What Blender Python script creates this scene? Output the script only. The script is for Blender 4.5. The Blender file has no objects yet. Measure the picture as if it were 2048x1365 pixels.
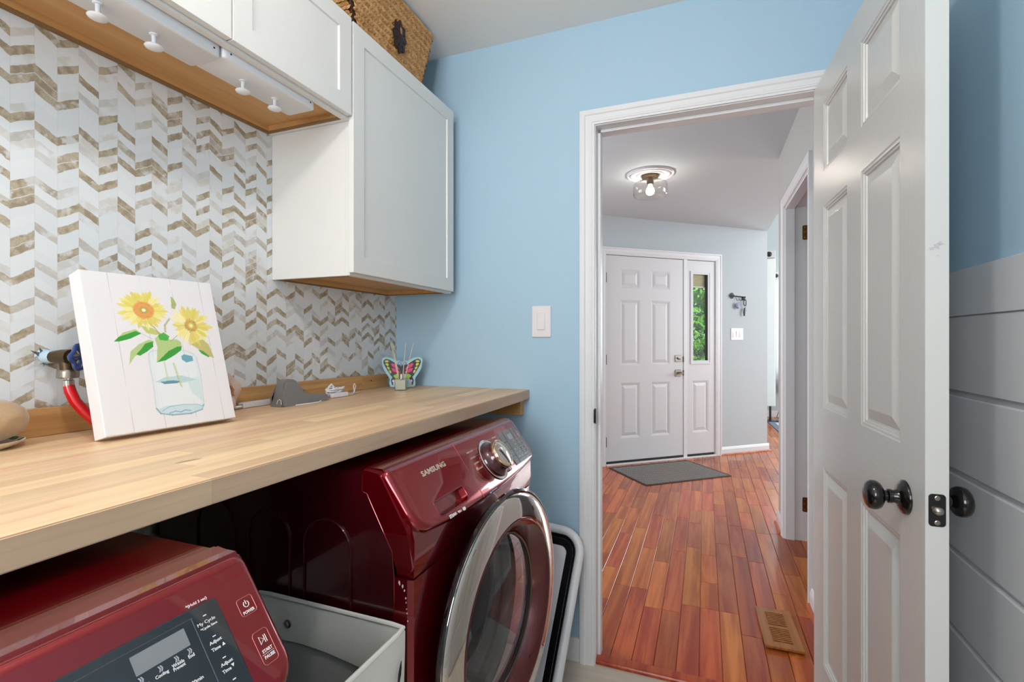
import bpy, bmesh, math, random
import numpy as np
from mathutils import Vector, Matrix, noise
rnd = random.Random(7)
PI = math.pi
SC = bpy.context.scene
COL = SC.collection

# ------------------------------------------------------------------ camera, sky, lamps, exposure
cam_d = bpy.data.cameras.new('camera')
cam = bpy.data.objects.new('camera', cam_d); COL.objects.link(cam)
cam.location = (0, 0, 1.231); cam.rotation_euler = (PI/2, 0, math.radians(21.32))
cam_d.sensor_width = 36; cam_d.lens = 986.2/2048*36; cam_d.shift_y = -0.0006
cam_d.clip_start = 0.01; cam_d.clip_end = 200
SC.camera = cam

w = bpy.data.worlds.new('sky'); SC.world = w; w.use_nodes = True
bgn = w.node_tree.nodes['Background']
bgn.inputs[0].default_value = (0.80, 0.90, 1.0, 1); bgn.inputs[1].default_value = 1.3

def lamp(name, kind, loc, energy, col, size=0.1, rot=(0, 0, 0), size_y=None, spread=None):
    d = bpy.data.lights.new(name, kind); d.energy = energy; d.color = col
    if kind == 'AREA':
        d.shape = 'RECTANGLE'; d.size = size; d.size_y = size_y or size
        if spread: d.spread = spread
    elif kind == 'SUN': d.angle = size
    else: d.shadow_soft_size = size
    o = bpy.data.objects.new(name, d); COL.objects.link(o); o.location = loc; o.rotation_euler = rot
    return o
L_ROOM = lamp('laundry_ceiling_lamp_light', 'POINT', (-0.38, 0.29, 2.30), 18, (1.0, 0.955, 0.91), 0.05)
# soft fill lamp in an invented window, added unseen behind the camera
L_BACK = lamp('back_fill_added', 'AREA', (-0.30, -1.27, 1.62), 32, (0.97, 0.985, 1.0), 0.95, (PI/2, 0, 0), 1.0)
# daylight through the living room windows
L_LIV1 = lamp('living_window_daylight', 'AREA', (1.95, 8.78, 1.6), 140, (0.88, 0.97, 1.0), 1.6, (-PI/2, 0, 0), 1.9)
L_LIV2 = lamp('living_side_window_daylight', 'AREA', (4.3, 5.8, 1.9), 130, (0.88, 0.97, 1.0), 2.2, (0, PI/2, 0), 2.2)
L_HALL_FILL = lamp('hall_fill_added', 'AREA', (-2.37, 2.75, 1.55), 32, (0.94, 0.98, 1.0), 1.4, (0, -PI/2, 0), 1.1)  # fill lamp added at an invented window in the unseen left hall wall
L_SUN = lamp('sun', 'SUN', (0, 0, 20), 6.0, (1.0, 0.96, 0.88), 0.05, (math.radians(38), 0, 0))

SC.view_settings.view_transform = 'Standard'; SC.view_settings.look = 'None'
SC.view_settings.gamma = 1; SC.view_settings.use_curve_mapping = False
SC.view_settings.exposure = 0.0
SC.cycles.max_bounces = 10; SC.cycles.diffuse_bounces = 5; SC.cycles.glossy_bounces = 5
SC.cycles.transmission_bounces = 8; SC.cycles.transparent_max_bounces = 12
SC.cycles.sample_clamp_indirect = 4; SC.cycles.caustics_reflective = False; SC.cycles.caustics_refractive = False
SC.cycles.use_denoising = True

# ------------------------------------------------------------------ materials
def lin(c):
    if isinstance(c, str): c = tuple(int(c[i:i+2], 16) for i in (0, 2, 4))
    return tuple(((v/255)/12.92 if v/255 <= 0.04045 else ((v/255+0.055)/1.055)**2.4) for v in c[:3]) + (1,)
def mat(name, col, rough=0.5, metal=0.0, spec=0.5, coat=0.0, emis=None, emis_s=0, bump=None, var=None, alpha=None, sheen=0):
    m = bpy.data.materials.new(name); m.use_nodes = True
    nt = m.node_tree; b = nt.nodes['Principled BSDF']
    c = lin(col)
    b.inputs['Base Color'].default_value = c
    b.inputs['Roughness'].default_value = rough; b.inputs['Metallic'].default_value = metal
    b.inputs['Specular IOR Level'].default_value = spec
    b.inputs['Coat Weight'].default_value = coat; b.inputs['Coat Roughness'].default_value = 0.03; b.inputs['Coat IOR'].default_value = 1.5 if coat < 1 else 1.55
    b.inputs['Sheen Weight'].default_value = sheen
    if emis: b.inputs['Emission Color'].default_value = lin(emis); b.inputs['Emission Strength'].default_value = emis_s
    if bump or var:
        tc = nt.nodes.new('ShaderNodeTexCoord'); mp = nt.nodes.new('ShaderNodeMapping')
        nt.links.new(tc.outputs['Object'], mp.inputs[0])
        sc = (bump or var)[2] if len(bump or var) > 2 else (1, 1, 1)
        mp.inputs['Scale'].default_value = sc
        nz = nt.nodes.new('ShaderNodeTexNoise'); nz.inputs['Scale'].default_value = (bump or var)[0]; nz.inputs['Detail'].default_value = 3
        nt.links.new(mp.outputs[0], nz.inputs['Vector'])
        if bump:
            bp = nt.nodes.new('ShaderNodeBump'); bp.inputs['Strength'].default_value = 1; bp.inputs['Distance'].default_value = bump[1]
            nt.links.new(nz.outputs[0], bp.inputs['Height']); nt.links.new(bp.outputs[0], b.inputs['Normal'])
        if var:
            r = nt.nodes.new('ShaderNodeMix'); r.data_type = 'RGBA'
            r.inputs['A'].default_value = c; r.inputs['B'].default_value = lin(var[3])
            mr = nt.nodes.new('ShaderNodeMapRange'); mr.inputs[1].default_value = 0.38; mr.inputs[2].default_value = 0.62
            nt.links.new(nz.outputs[0], mr.inputs[0]); nt.links.new(mr.outputs[0], r.inputs['Factor'])
            nt.links.new(r.outputs['Result'], b.inputs['Base Color'])
    return m
def glassy(name, tint, gloss=0.06, rough=0.0, ior=1.45):
    m = bpy.data.materials.new(name); m.use_nodes = True; nt = m.node_tree; nt.nodes.remove(nt.nodes['Principled BSDF'])
    out = nt.nodes['Material Output']; t = nt.nodes.new('ShaderNodeBsdfTransparent'); t.inputs[0].default_value = tint+(1,)
    g = nt.nodes.new('ShaderNodeBsdfGlossy'); g.inputs['Roughness'].default_value = rough
    f = nt.nodes.new('ShaderNodeLayerWeight'); f.inputs[0].default_value = 0.5
    pw = nt.nodes.new('ShaderNodeMath'); pw.operation = 'POWER'; pw.inputs[1].default_value = 5; nt.links.new(f.outputs['Facing'], pw.inputs[0])
    a = nt.nodes.new('ShaderNodeMath'); a.operation = 'MULTIPLY_ADD'; a.inputs[1].default_value = 0.9; a.inputs[2].default_value = gloss+0.02; a.use_clamp = True
    mx = nt.nodes.new('ShaderNodeMixShader')
    nt.links.new(pw.outputs[0], a.inputs[0]); nt.links.new(a.outputs[0], mx.inputs[0])
    nt.links.new(t.outputs[0], mx.inputs[1]); nt.links.new(g.outputs[0], mx.inputs[2]); nt.links.new(mx.outputs[0], out.inputs[0])
    return m
class G:
    """tiny node expression helper"""
    def __init__(s, nt): s.nt = nt
    def m(s, op, a, b=None, c=None):
        n = s.nt.nodes.new('ShaderNodeMath'); n.operation = op
        for i, v in enumerate((a, b, c)):
            if v is None: continue
            if isinstance(v, (int, float)): n.inputs[i].default_value = v
            else: s.nt.links.new(v, n.inputs[i])
        return n.outputs[0]
    def mix(s, f, a, b):
        n = s.nt.nodes.new('ShaderNodeMix'); n.data_type = 'RGBA'
        for k, v in (('Factor', f), ('A', a), ('B', b)):
            i = n.inputs[k] if k == 'Factor' else [x for x in n.inputs if x.name == k and x.type == 'RGBA'][0]
            if isinstance(v, (int, float)): i.default_value = v
            elif isinstance(v, tuple): i.default_value = v
            else: s.nt.links.new(v, i)
        return [x for x in n.outputs if x.type == 'RGBA'][0]
    def noise(s, vec, scale, detail=3, rough=0.5, dist=0):
        n = s.nt.nodes.new('ShaderNodeTexNoise'); s.nt.links.new(vec, n.inputs['Vector'])
        n.inputs['Scale'].default_value = scale; n.inputs['Detail'].default_value = detail
        n.inputs['Roughness'].default_value = rough; n.inputs['Distortion'].default_value = dist
        return n.outputs[0]
    def comb(s, x, y, z):
        n = s.nt.nodes.new('ShaderNodeCombineXYZ')
        for i, v in enumerate((x, y, z)):
            if isinstance(v, (int, float)): n.inputs[i].default_value = v
            else: s.nt.links.new(v, n.inputs[i])
        return n.outputs[0]
    def white(s, vec):
        n = s.nt.nodes.new('ShaderNodeTexWhiteNoise'); n.noise_dimensions = '3D'; s.nt.links.new(vec, n.inputs['Vector']); return n.outputs[0]
    def smooth(s, v, a, b):
        n = s.nt.nodes.new('ShaderNodeMapRange'); n.interpolation_type = 'SMOOTHSTEP'
        s.nt.links.new(v, n.inputs[0]); n.inputs[1].default_value = a; n.inputs[2].default_value = b; return n.outputs[0]
def newmat(name, rough=0.5, coat=0.0, spec=0.5):
    m = bpy.data.materials.new(name); m.use_nodes = True; nt = m.node_tree; b = nt.nodes['Principled BSDF']
    b.inputs['Roughness'].default_value = rough; b.inputs['Coat Weight'].default_value = coat; b.inputs['Specular IOR Level'].default_value = spec
    b.inputs['Coat Roughness'].default_value = 0.08
    tc = nt.nodes.new('ShaderNodeTexCoord'); sp = nt.nodes.new('ShaderNodeSeparateXYZ'); nt.links.new(tc.outputs['Object'], sp.inputs[0])
    return m, nt, b, G(nt), tc.outputs['Object'], sp.outputs
def setbump(nt, b, h, dist):
    bp = nt.nodes.new('ShaderNodeBump'); bp.inputs['Distance'].default_value = dist
    nt.links.new(h, bp.inputs['Height']); nt.links.new(bp.outputs[0], b.inputs['Normal'])

def wallpaper_mat():
    m, nt, b, g, oc, (x, y, z) = newmat('wallpaper_print', 0.55, spec=0.3)
    W = 0.0383; P = 0.0190
    wob = g.m('MULTIPLY', g.m('SUBTRACT', g.noise(oc, 45, 2), 0.5), 0.010)
    wob2 = g.m('MULTIPLY', g.m('SUBTRACT', g.noise(oc, 75, 2), 0.5), 0.010)
    yy = g.m('DIVIDE', g.m('ADD', g.m('ADD', y, -0.0000), 0.3), W)   # column edges fall at y = 0.5465 + k*W
    yy = g.m('ADD', yy, -0.102)
    c = g.m('FLOOR', yy); f = g.m('SUBTRACT', yy, c)
    par = g.m('MODULO', g.m('ADD', c, 100), 2)
    sgn = g.m('SUBTRACT', g.m('MULTIPLY', par, 2), 1)
    sh = g.m('MULTIPLY', g.m('MULTIPLY', g.m('SUBTRACT', f, 0.5), W*0.60), sgn)
    zz = g.m('DIVIDE', g.m('ADD', g.m('ADD', z, sh), wob), P)
    r = g.m('FLOOR', zz); q = g.m('SUBTRACT', zz, r)
    h1 = g.white(g.comb(c, r, 0)); h2 = g.white(g.comb(c, r, 5)); h3 = g.white(g.comb(c, r, 9))
    grp = g.m('FLOOR', g.m('DIVIDE', r, 3)); pos = g.m('SUBTRACT', r, g.m('MULTIPLY', grp, 3))
    pick = g.m('FLOOR', g.m('MULTIPLY', g.white(g.comb(c, grp, 2)), 2.999))
    sel = g.m('MAXIMUM', g.m('COMPARE', pos, pick, 0.5), g.m('LESS_THAN', g.white(g.comb(c, r, 21)), 0.07))
    lo = g.m('MULTIPLY', sel, g.smooth(q, 0.0, 0.08)); hi = g.m('SUBTRACT', 1, g.smooth(q, 0.93, 1.0))
    fw = g.m('ADD', f, g.m('DIVIDE', wob2, W))
    e1 = g.smooth(fw, g_c0 := 0.0, 0.03); e2 = g.m('SUBTRACT', 1, g.smooth(fw, 0.97, 1.0))
    tile = g.m('MULTIPLY', lo, hi)
    # some tiles are short of one side, some faded
    fade = g.m('ADD', 0.30, g.m('MULTIPLY', g.smooth(h1, 0.12, 0.45), 0.66))
    patch = g.smooth(g.noise(oc, 26, 3, 0.6), 0.36, 0.46)
    tile = g.m('MULTIPLY', tile, g.m('MULTIPLY', fade, g.m('ADD', 0.35, g.m('MULTIPLY', patch, 0.65))))
    vn = g.noise(oc, 150, 4, 0.6, 1.5)
    vein = g.m('SUBTRACT', 1, g.smooth(g.m('ABSOLUTE', g.m('SUBTRACT', vn, 0.5)), 0.0, 0.045))
    cl = g.noise(oc, 60, 3)
    taupe = g.mix(g.smooth(cl, 0.4, 0.62), lin('b3a892'), lin('978872'))
    taupe = g.mix(g.m('MULTIPLY', vein, 0.55), taupe, lin('857459'))
    # thin contour along the lower edge of the brushed tiles
    edge = g.m('MULTIPLY', g.smooth(q, -0.02, 0.03), g.m('SUBTRACT', 1, g.smooth(q, 0.03, 0.08)))
    taupe = g.mix(g.m('MULTIPLY', edge, 0.35), taupe, lin('80705a'))
    white = g.mix(g.m('MULTIPLY', h3, 0.5), lin('d8dcde'), lin('ccd2d6'))
    seam = g.m('MAXIMUM', g.m('SUBTRACT', 1, g.smooth(f, 0, 0.03)), g.smooth(f, 0.97, 1))
    white = g.mix(g.m('MULTIPLY', seam, 0.25), white, lin('b4b2aa'))
    # ghost of pale beige in a few white tiles
    gh = g.m('MULTIPLY', g.m('MULTIPLY', g.smooth(h2, 0.78, 0.8), g.smooth(g.noise(oc, 30, 2), 0.42, 0.6)), 0.45)
    white = g.mix(gh, white, lin('bdb49f'))
    colr = g.mix(tile, white, taupe)
    nt.links.new(colr, b.inputs['Base Color'])
    setbump(nt, b, g.noise(oc, 300, 2), 0.0002)
    return m

def wood_mat(name, c1, c2, axis=1, rough=0.4, coat=0.0, seedvar=0.0, c3=None, fine=1.0, knots=False):
    """straight-grained wood; axis = grain direction in object space; colour shifts from piece to piece"""
    m, nt, b, g, oc, (x, y, z) = newmat(name, rough, coat)
    oi = nt.nodes.new('ShaderNodeObjectInfo'); rd = oi.outputs['Random']
    off = g.m('MULTIPLY', rd, 13.7)
    xs = [x, y, z]
    sc = [22*fine, 22*fine, 22*fine]; sc[axis] = 1.3
    v = g.comb(*[g.m('ADD', g.m('MULTIPLY', xs[i], sc[i]), off) for i in range(3)])
    n1 = g.noise(v, 1.0, 4, 0.6, 0.6)
    sc2 = [130*fine]*3; sc2[axis] = 4
    v2 = g.comb(*[g.m('ADD', g.m('MULTIPLY', xs[i], sc2[i]), off) for i in range(3)])
    n2 = g.noise(v2, 1.0, 2, 0.5)
    col = g.mix(g.smooth(n1, 0.3, 0.7), lin(c1), lin(c2))
    col = g.mix(g.m('MULTIPLY', g.smooth(n2, 0.55, 0.8), 0.30), col, lin(c3 or c2))
    if seedvar:
        hs = nt.nodes.new('ShaderNodeHueSaturation'); nt.links.new(col, hs.inputs['Color'])
        nt.links.new(g.m('ADD', 1 - seedvar, g.m('MULTIPLY', rd, 2*seedvar)), hs.inputs['Value'])
        r2 = g.white(g.comb(rd, 2, 3))
        nt.links.new(g.m('ADD', 0.5 - 0.012, g.m('MULTIPLY', r2, 0.020)), hs.inputs['Hue'])
        col = hs.outputs[0]
    if knots:
        k = g.m('SUBTRACT', 1, g.smooth(g.noise(g.comb(g.m('MULTIPLY', x, 30), g.m('MULTIPLY', y, 9), g.m('MULTIPLY', z, 30)), 1, 1), 0.20, 0.235))
        col = g.mix(g.m('MULTIPLY', k, 0.7), col, lin('6e4c2c'))
    nt.links.new(col, b.inputs['Base Color'])
    setbump(nt, b, n2, 0.0002)
    return m

M = {}
M['wall_blue'] = mat('pale_blue_paint', (168, 197, 216), 0.6, spec=0.3, bump=(260, 0.0003))
M['wall_blue_deep'] = mat('blue_paint_right', (132, 168, 192), 0.5, spec=0.3, bump=(260, 0.0003))
M['wall_hall'] = mat('blue_grey_paint', (184, 192, 195), 0.6, spec=0.3, bump=(260, 0.0003))
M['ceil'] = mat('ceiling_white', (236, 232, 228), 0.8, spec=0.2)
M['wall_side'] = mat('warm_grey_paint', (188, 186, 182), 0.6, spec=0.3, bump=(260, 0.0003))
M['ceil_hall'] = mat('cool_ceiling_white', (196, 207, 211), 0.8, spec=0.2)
M['trim'] = mat('white_trim_paint', (222, 222, 223), 0.35, bump=(400, 0.0001))
M['shiplap'] = mat('light_grey_board_paint', (203, 205, 208), 0.45)
M['cab'] = mat('cabinet_white', (217, 216, 213), 0.35)
M['dark'] = mat('dark_gap', (14, 13, 13), 0.8)
M['black'] = mat('black_metal', (16, 15, 15), 0.25, 0.4, coat=0.5)
M['blackmatte'] = mat('black_rubber', (18, 18, 18), 0.6)
M['orb'] = mat('oil_bronze', (22, 19, 18), 0.22, 0.6, coat=0.6)
M['nickel'] = mat('satin_nickel', (150, 142, 132), 0.3, 1.0)
M['chrome'] = mat('chrome', (214, 210, 204), 0.05, 1.0)
M['steel'] = mat('steel', (165, 160, 152), 0.3, 1.0)
M['brass'] = mat('antique_brass', (140, 98, 48), 0.35, 1.0)
M['plate'] = mat('switch_white', (226, 220, 222), 0.3)
M['plast'] = mat('white_plastic', (220, 221, 224), 0.35)
M['underwood'] = wood_mat('underside_ply', 'b88c58', 'c99d68', axis=1, rough=0.6, c3='8d6434', fine=0.6)
M['counter'] = wood_mat('butcher_block', 'd8b088', 'e8c79d', axis=1, rough=0.42, seedvar=0.12, c3='b07f4c', knots=True)
M['pine'] = wood_mat('pine_board', 'b3814b', 'cfa26a', axis=1, rough=0.5, c3='7a4c1e', fine=1.5, knots=True)
M['pine_x'] = wood_mat('pine_cleat', 'b3814b', 'cfa26a', axis=0, rough=0.5, c3='7a4c1e', fine=1.5)
M['floorwood'] = wood_mat('cherry_floor', '97421b', 'be6830', axis=1, rough=0.22, coat=0.0, seedvar=0.22, c3='76300f')
M['regwood'] = wood_mat('oak_register', '8f5526', 'a86c36', axis=1, rough=0.4, c3='6a3d18', fine=2)
M['vinyl'] = wood_mat('pale_floor', 'c9bfb0', 'bcb1a2', axis=0, rough=0.4, c3='a89a88')
M['wallpaper'] = wallpaper_mat()
M['floorwood'].node_tree.nodes['Principled BSDF'].inputs['Specular IOR Level'].default_value = 0.38
def red_metal(name, c, metal=0.75, rough=0.28, coat=1.0):
    m = mat(name, c, rough, metal, coat=coat); return m
M['red'] = red_metal('merlot_metallic', (124, 4, 18), rough=0.24)
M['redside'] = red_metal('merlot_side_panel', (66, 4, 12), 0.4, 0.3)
M['redgloss'] = red_metal('merlot_panel', (138, 7, 22), 0.7, 0.24)
M['ltext'] = mat('print_white', (226, 224, 222), 0.5)
M['gtext'] = mat('print_silver', (190, 176, 158), 0.4, 0.2)
M['darkglass'] = mat('black_gloss_panel', (30, 32, 35), 0.08, 0.0, coat=0.9)
M['lcd'] = mat('grey_screen', (126, 128, 130), 0.15)
M['smoke'] = glassy('smoked_glass', (0.86, 0.88, 0.92), 0.04)
M['pane'] = glassy('clear_pane', (0.97, 0.98, 0.97), -0.014)
M['lampglass'] = glassy('clear_seeded_glass', (0.985, 0.98, 0.965), 0.03, 0.08)
M['drum'] = mat('drum_grey', (150, 153, 160), 0.35, 0.5)
M['seal'] = mat('grey_rubber', (62, 63, 66), 0.4)
M['canvasfab'] = mat('cream_canvas_fabric', (222, 220, 212), 0.85, bump=(500, 0.0004), sheen=0.2)
M['greyfab'] = mat('grey_lining', (170, 169, 166), 0.9, bump=(600, 0.0003))
M['wicker'] = mat('seagrass', (164, 120, 70), 0.6, var=(60, 0, (1, 1, 1), (196, 152, 98)))
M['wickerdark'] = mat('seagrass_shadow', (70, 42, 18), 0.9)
M['bronze'] = mat('bronze_medallion', (46, 30, 26), 0.5, 0.3)

# ------------------------------------------------------------------ geometry helpers
MW = {}
def mw(o): return MW.get(o, Matrix.Identity(4)) if o is not None else Matrix.Identity(4)
def obj(name, bm, m, parent=None, local=False, smooth=False, mtx=None, label=None):
    if mtx is not None: bm.transform(mtx)
    if parent is not None and not local: bm.transform(mw(parent).inverted())
    bmesh.ops.recalc_face_normals(bm, faces=bm.faces)
    me = bpy.data.meshes.new(name); bm.to_mesh(me); bm.free()
    for mm in (m if isinstance(m, (list, tuple)) else [m]): me.materials.append(mm)
    if smooth:
        me.polygons.foreach_set('use_smooth', [True]*len(me.polygons))
        try: me.set_sharp_from_angle(angle=math.radians(smooth if smooth is not True else 40))
        except Exception: pass
    o = bpy.data.objects.new(name, me); COL.objects.link(o)
    if smooth and smooth is not True: o.modifiers.new('wn', 'WEIGHTED_NORMAL').keep_sharp = True
    if parent is not None: o.parent = parent; MW[o] = mw(parent)
    if label: o['label'] = label
    return o
def thing(name, label, cat, loc=(0, 0, 0), rz=0, group=None, mtx=None, kind=None):
    o = bpy.data.objects.new(name, None); COL.objects.link(o); o.empty_display_size = 0.05
    T = mtx if mtx is not None else Matrix.Translation(loc) @ Matrix.Rotation(rz, 4, 'Z')
    o.matrix_world = T; MW[o] = T.copy()
    return tag(o, label, cat, group, kind)
def tag(o, label, cat, group=None, kind=None):
    if label: o['label'] = label
    if cat: o['category'] = cat
    if group: o['group'] = group
    if kind: o['kind'] = kind
    return o
def struct(name, bm, m, label=None, **k):
    o = obj(name, bm, m, **k); o['kind'] = 'structure'
    if label: o['label'] = label
    return o
def box(bm, x0, x1, y0, y1, z0, z1, bev=0):
    r = bmesh.ops.create_cube(bm, size=1)
    for v in r['verts']: v.co = Vector(((x0+x1)/2+v.co.x*(x1-x0), (y0+y1)/2+v.co.y*(y1-y0), (z0+z1)/2+v.co.z*(z1-z0)))
    if bev:
        es = list({e for v in r['verts'] for e in v.link_edges})
        bmesh.ops.bevel(bm, geom=es, offset=bev, segments=2, profile=0.5, affect='EDGES')
    return bm
def B(*a, **k): return box(bmesh.new(), *a, **k)
def prism(bm, pts, a0, a1, axis='y', mtx=None):
    """pts: 2-D outline; axis 'y' -> (x,z) extruded in y, 'z' -> (x,y) in z, 'x' -> (y,z) in x"""
    def P(p, a): return {'y': (p[0], a, p[1]), 'z': (p[0], p[1], a), 'x': (a, p[0], p[1])}[axis]
    A = [bm.verts.new(P(p, a0)) for p in pts]; Bv = [bm.verts.new(P(p, a1)) for p in pts]
    fs = [bm.faces.new(A), bm.faces.new(list(reversed(Bv)))]
    n = len(pts)
    for i in range(n): fs.append(bm.faces.new((A[i], Bv[i], Bv[(i+1) % n], A[(i+1) % n])))
    if mtx: bmesh.ops.transform(bm, matrix=mtx, verts=A+Bv)
    return A, Bv
def tube(bm, pts, r, n=8, closed=False, caps=True, rads=None):
    pts = [Vector(p) for p in pts]; N = len(pts); rings = []
    up = Vector((0, 0, 1)); prev = None
    for i, p in enumerate(pts):
        a = pts[(i-1) % N] if (closed or i > 0) else p; b = pts[(i+1) % N] if (closed or i < N-1) else p
        t = (b-a).normalized()
        if prev is None:
            ref = up if abs(t.dot(up)) < 0.9 else Vector((1, 0, 0)); nx = t.cross(ref).normalized()
        else:
            nx = (prev - t*prev.dot(t)); nx = nx.normalized() if nx.length > 1e-6 else t.cross(up).normalized()
        prev = nx; ny = t.cross(nx); rr = rads[i] if rads else r
        rings.append([bm.verts.new(p + (nx*math.cos(2*PI*k/n) + ny*math.sin(2*PI*k/n))*rr) for k in range(n)])
    for i in range(N if closed else N-1):
        A = rings[i]; Bq = rings[(i+1) % N]
        for k in range(n): bm.faces.new((A[k], A[(k+1) % n], Bq[(k+1) % n], Bq[k]))
    if caps and not closed: bm.faces.new(rings[0]); bm.faces.new(list(reversed(rings[-1])))
    return bm
def lathe(bm, prof, n=32, mtx=None, closed=False, sx=1, sy=1):
    """prof: (r, h) about local z"""
    rings = []; vs = []
    for r, h in prof:
        if r < 1e-6: ring = [bm.verts.new((0, 0, h))]
        else: ring = [bm.verts.new((r*math.cos(2*PI*k/n)*sx, r*math.sin(2*PI*k/n)*sy, h)) for k in range(n)]
        rings.append(ring); vs += ring
    L = len(rings)
    for i in range(L if closed else L-1):
        A = rings[i]; Bq = rings[(i+1) % L]
        for k in range(n):
            k2 = (k+1) % n
            if len(A) == 1 and len(Bq) == 1: continue
            if len(A) == 1: bm.faces.new((A[0], Bq[k], Bq[k2]))
            elif len(Bq) == 1: bm.faces.new((A[k], A[k2], Bq[0]))
            else: bm.faces.new((A[k], A[k2], Bq[k2], Bq[k]))
    if mtx is not None: bmesh.ops.transform(bm, matrix=mtx, verts=vs)
    return bm
def frame_m(o, x, y, z):
    m = Matrix.Identity(4)
    for i, v in enumerate((x, y, z)):
        v = Vector(v).normalized()
        for j in range(3): m[j][i] = v[j]
    for j in range(3): m[j][3] = o[j]
    return m
def rr_pts(u0, u1, v0, v1, r, seg=5, bow=0):
    rs = r if isinstance(r, (list, tuple)) else [r]*4     # bl, br, tr, tl
    out = []
    for (cu, cv, a0, rad) in ((u0+rs[0], v0+rs[0], PI, rs[0]), (u1-rs[1], v0+rs[1], 1.5*PI, rs[1]), (u1-rs[2], v1-rs[2], 0, rs[2]), (u0+rs[3], v1-rs[3], PI/2, rs[3])):
        for k in range(seg+1):
            a = a0 + PI/2*k/seg; out.append((cu+rad*math.cos(a), cv+rad*math.sin(a)))
        if bow and cu == u0+rs[0] and a0 == PI:
            for k in range(1, 12):
                out.append((u0+rs[0]+(u1-rs[1]-u0-rs[0])*k/12, v0))
    if bow:
        um = (u0+u1)/2; hu = (u1-u0)/2; vm = (v0+v1)/2
        out = [(u, v - bow*(1-((u-um)/hu)**2) if v < vm else v) for u, v in out]
    return out
def slab(bm, u0, u1, v0, v1, r, rings, mtx=None, seg=5, bow=0, cap=True):
    """stack of rounded rectangles: rings = [(inset, w)], in the local (u, v, w) frame"""
    prev = None; vs = []
    for i, (ins, w_) in enumerate(rings):
        rs = [max(q-ins, 0.0004) for q in (r if isinstance(r, (list, tuple)) else [r]*4)]
        ring = [bm.verts.new((u, v, w_)) for u, v in rr_pts(u0+ins, u1-ins, v0+ins, v1-ins, rs, seg, bow)]
        vs += ring
        if prev:
            n = len(ring)
            for k in range(n): bm.faces.new((prev[k], prev[(k+1) % n], ring[(k+1) % n], ring[k]))
        elif cap: bm.faces.new(list(reversed(ring)))
        prev = ring
    if cap: bm.faces.new(prev)
    if mtx is not None: bmesh.ops.transform(bm, matrix=mtx, verts=vs)
    return bm
def Sl(*a, **k): return slab(bmesh.new(), *a, **k)
def XZ(o=(0, 0, 0), a=0):
    """local (u, v, w) -> u along the wall, v up, w out of the wall; wall turned by a about z"""
    return Matrix.Translation(o) @ Matrix.Rotation(a, 4, 'Z') @ frame_m((0, 0, 0), (1, 0, 0), (0, 0, 1), (0, -1, 0))
def grid_board(bm, xs, zs, holes, y0, y1):
    """slab spanning xs[0]..xs[-1], zs[0]..zs[-1] with rectangular holes (list of (x0,x1,z0,z1)), one connected mesh"""
    xs = sorted(set([round(x, 5) for x in xs] + [round(h[i], 5) for h in holes for i in (0, 1)]))
    zs = sorted(set([round(z, 5) for z in zs] + [round(h[i], 5) for h in holes for i in (2, 3)]))
    def solid(i, j):
        if i < 0 or j < 0 or i >= len(xs)-1 or j >= len(zs)-1: return False
        cx = (xs[i]+xs[i+1])/2; cz = (zs[j]+zs[j+1])/2
        return not any(h[0] < cx < h[1] and h[2] < cz < h[3] for h in holes)
    V = {}
    def v(i, j, y):
        if (i, j, y) not in V: V[(i, j, y)] = bm.verts.new((xs[i], y, zs[j]))
        return V[(i, j, y)]
    for i in range(len(xs)-1):
        for j in range(len(zs)-1):
            if not solid(i, j): continue
            bm.faces.new((v(i, j, y0), v(i+1, j, y0), v(i+1, j+1, y0), v(i, j+1, y0)))
            bm.faces.new((v(i, j, y1), v(i, j+1, y1), v(i+1, j+1, y1), v(i+1, j, y1)))
            if not solid(i-1, j): bm.faces.new((v(i, j, y0), v(i, j+1, y0), v(i, j+1, y1), v(i, j, y1)))
            if not solid(i+1, j): bm.faces.new((v(i+1, j, y0), v(i+1, j, y1), v(i+1, j+1, y1), v(i+1, j+1, y0)))
            if not solid(i, j-1): bm.faces.new((v(i, j, y0), v(i, j, y1), v(i+1, j, y1), v(i+1, j, y0)))
            if not solid(i, j+1): bm.faces.new((v(i, j+1, y0), v(i+1, j+1, y0), v(i+1, j+1, y1), v(i, j+1, y1)))
    return bm
def rect_rings(bm, x0, x1, z0, z1, steps, y0=0, back=None):
    """nested rectangles: steps = [(inset, depth)], depth along +y (into the face)"""
    prev = None
    for ins, d in steps:
        ring = [bm.verts.new(p) for p in ((x0+ins, y0+d, z0+ins), (x1-ins, y0+d, z0+ins), (x1-ins, y0+d, z1-ins), (x0+ins, y0+d, z1-ins))]
        if prev:
            for k in range(4): bm.faces.new((prev[k], prev[(k+1) % 4], ring[(k+1) % 4], ring[k]))
        prev = ring
    bm.faces.new(prev)
    return bm
def panel_bm(x0, x1, z0, z1, t, k=1.0):
    bm = bmesh.new(); e = 0.0003
    x0 += e; x1 -= e; z0 += e; z1 -= e
    steps = [(0, t/2), (0, 0.0), (0.003*k, 0.0018*k), (0.008*k, 0.0022*k), (0.0095*k, 0.0048*k), (0.014*k, 0.0056*k), (0.0155*k, 0.0092*k), (0.020*k, 0.0095*k), (0.043*k, 0.0025*k), (0.046*k, 0.0018*k)]
    rect_rings(bm, x0, x1, z0, z1, steps)
    back = [(i, t-d) for i, d in steps[1:]]
    rect_rings(bm, x0, x1, z0, z1, [(0, t/2)]+back)
    bmesh.ops.remove_doubles(bm, verts=bm.verts, dist=1e-5)
    return bm
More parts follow.
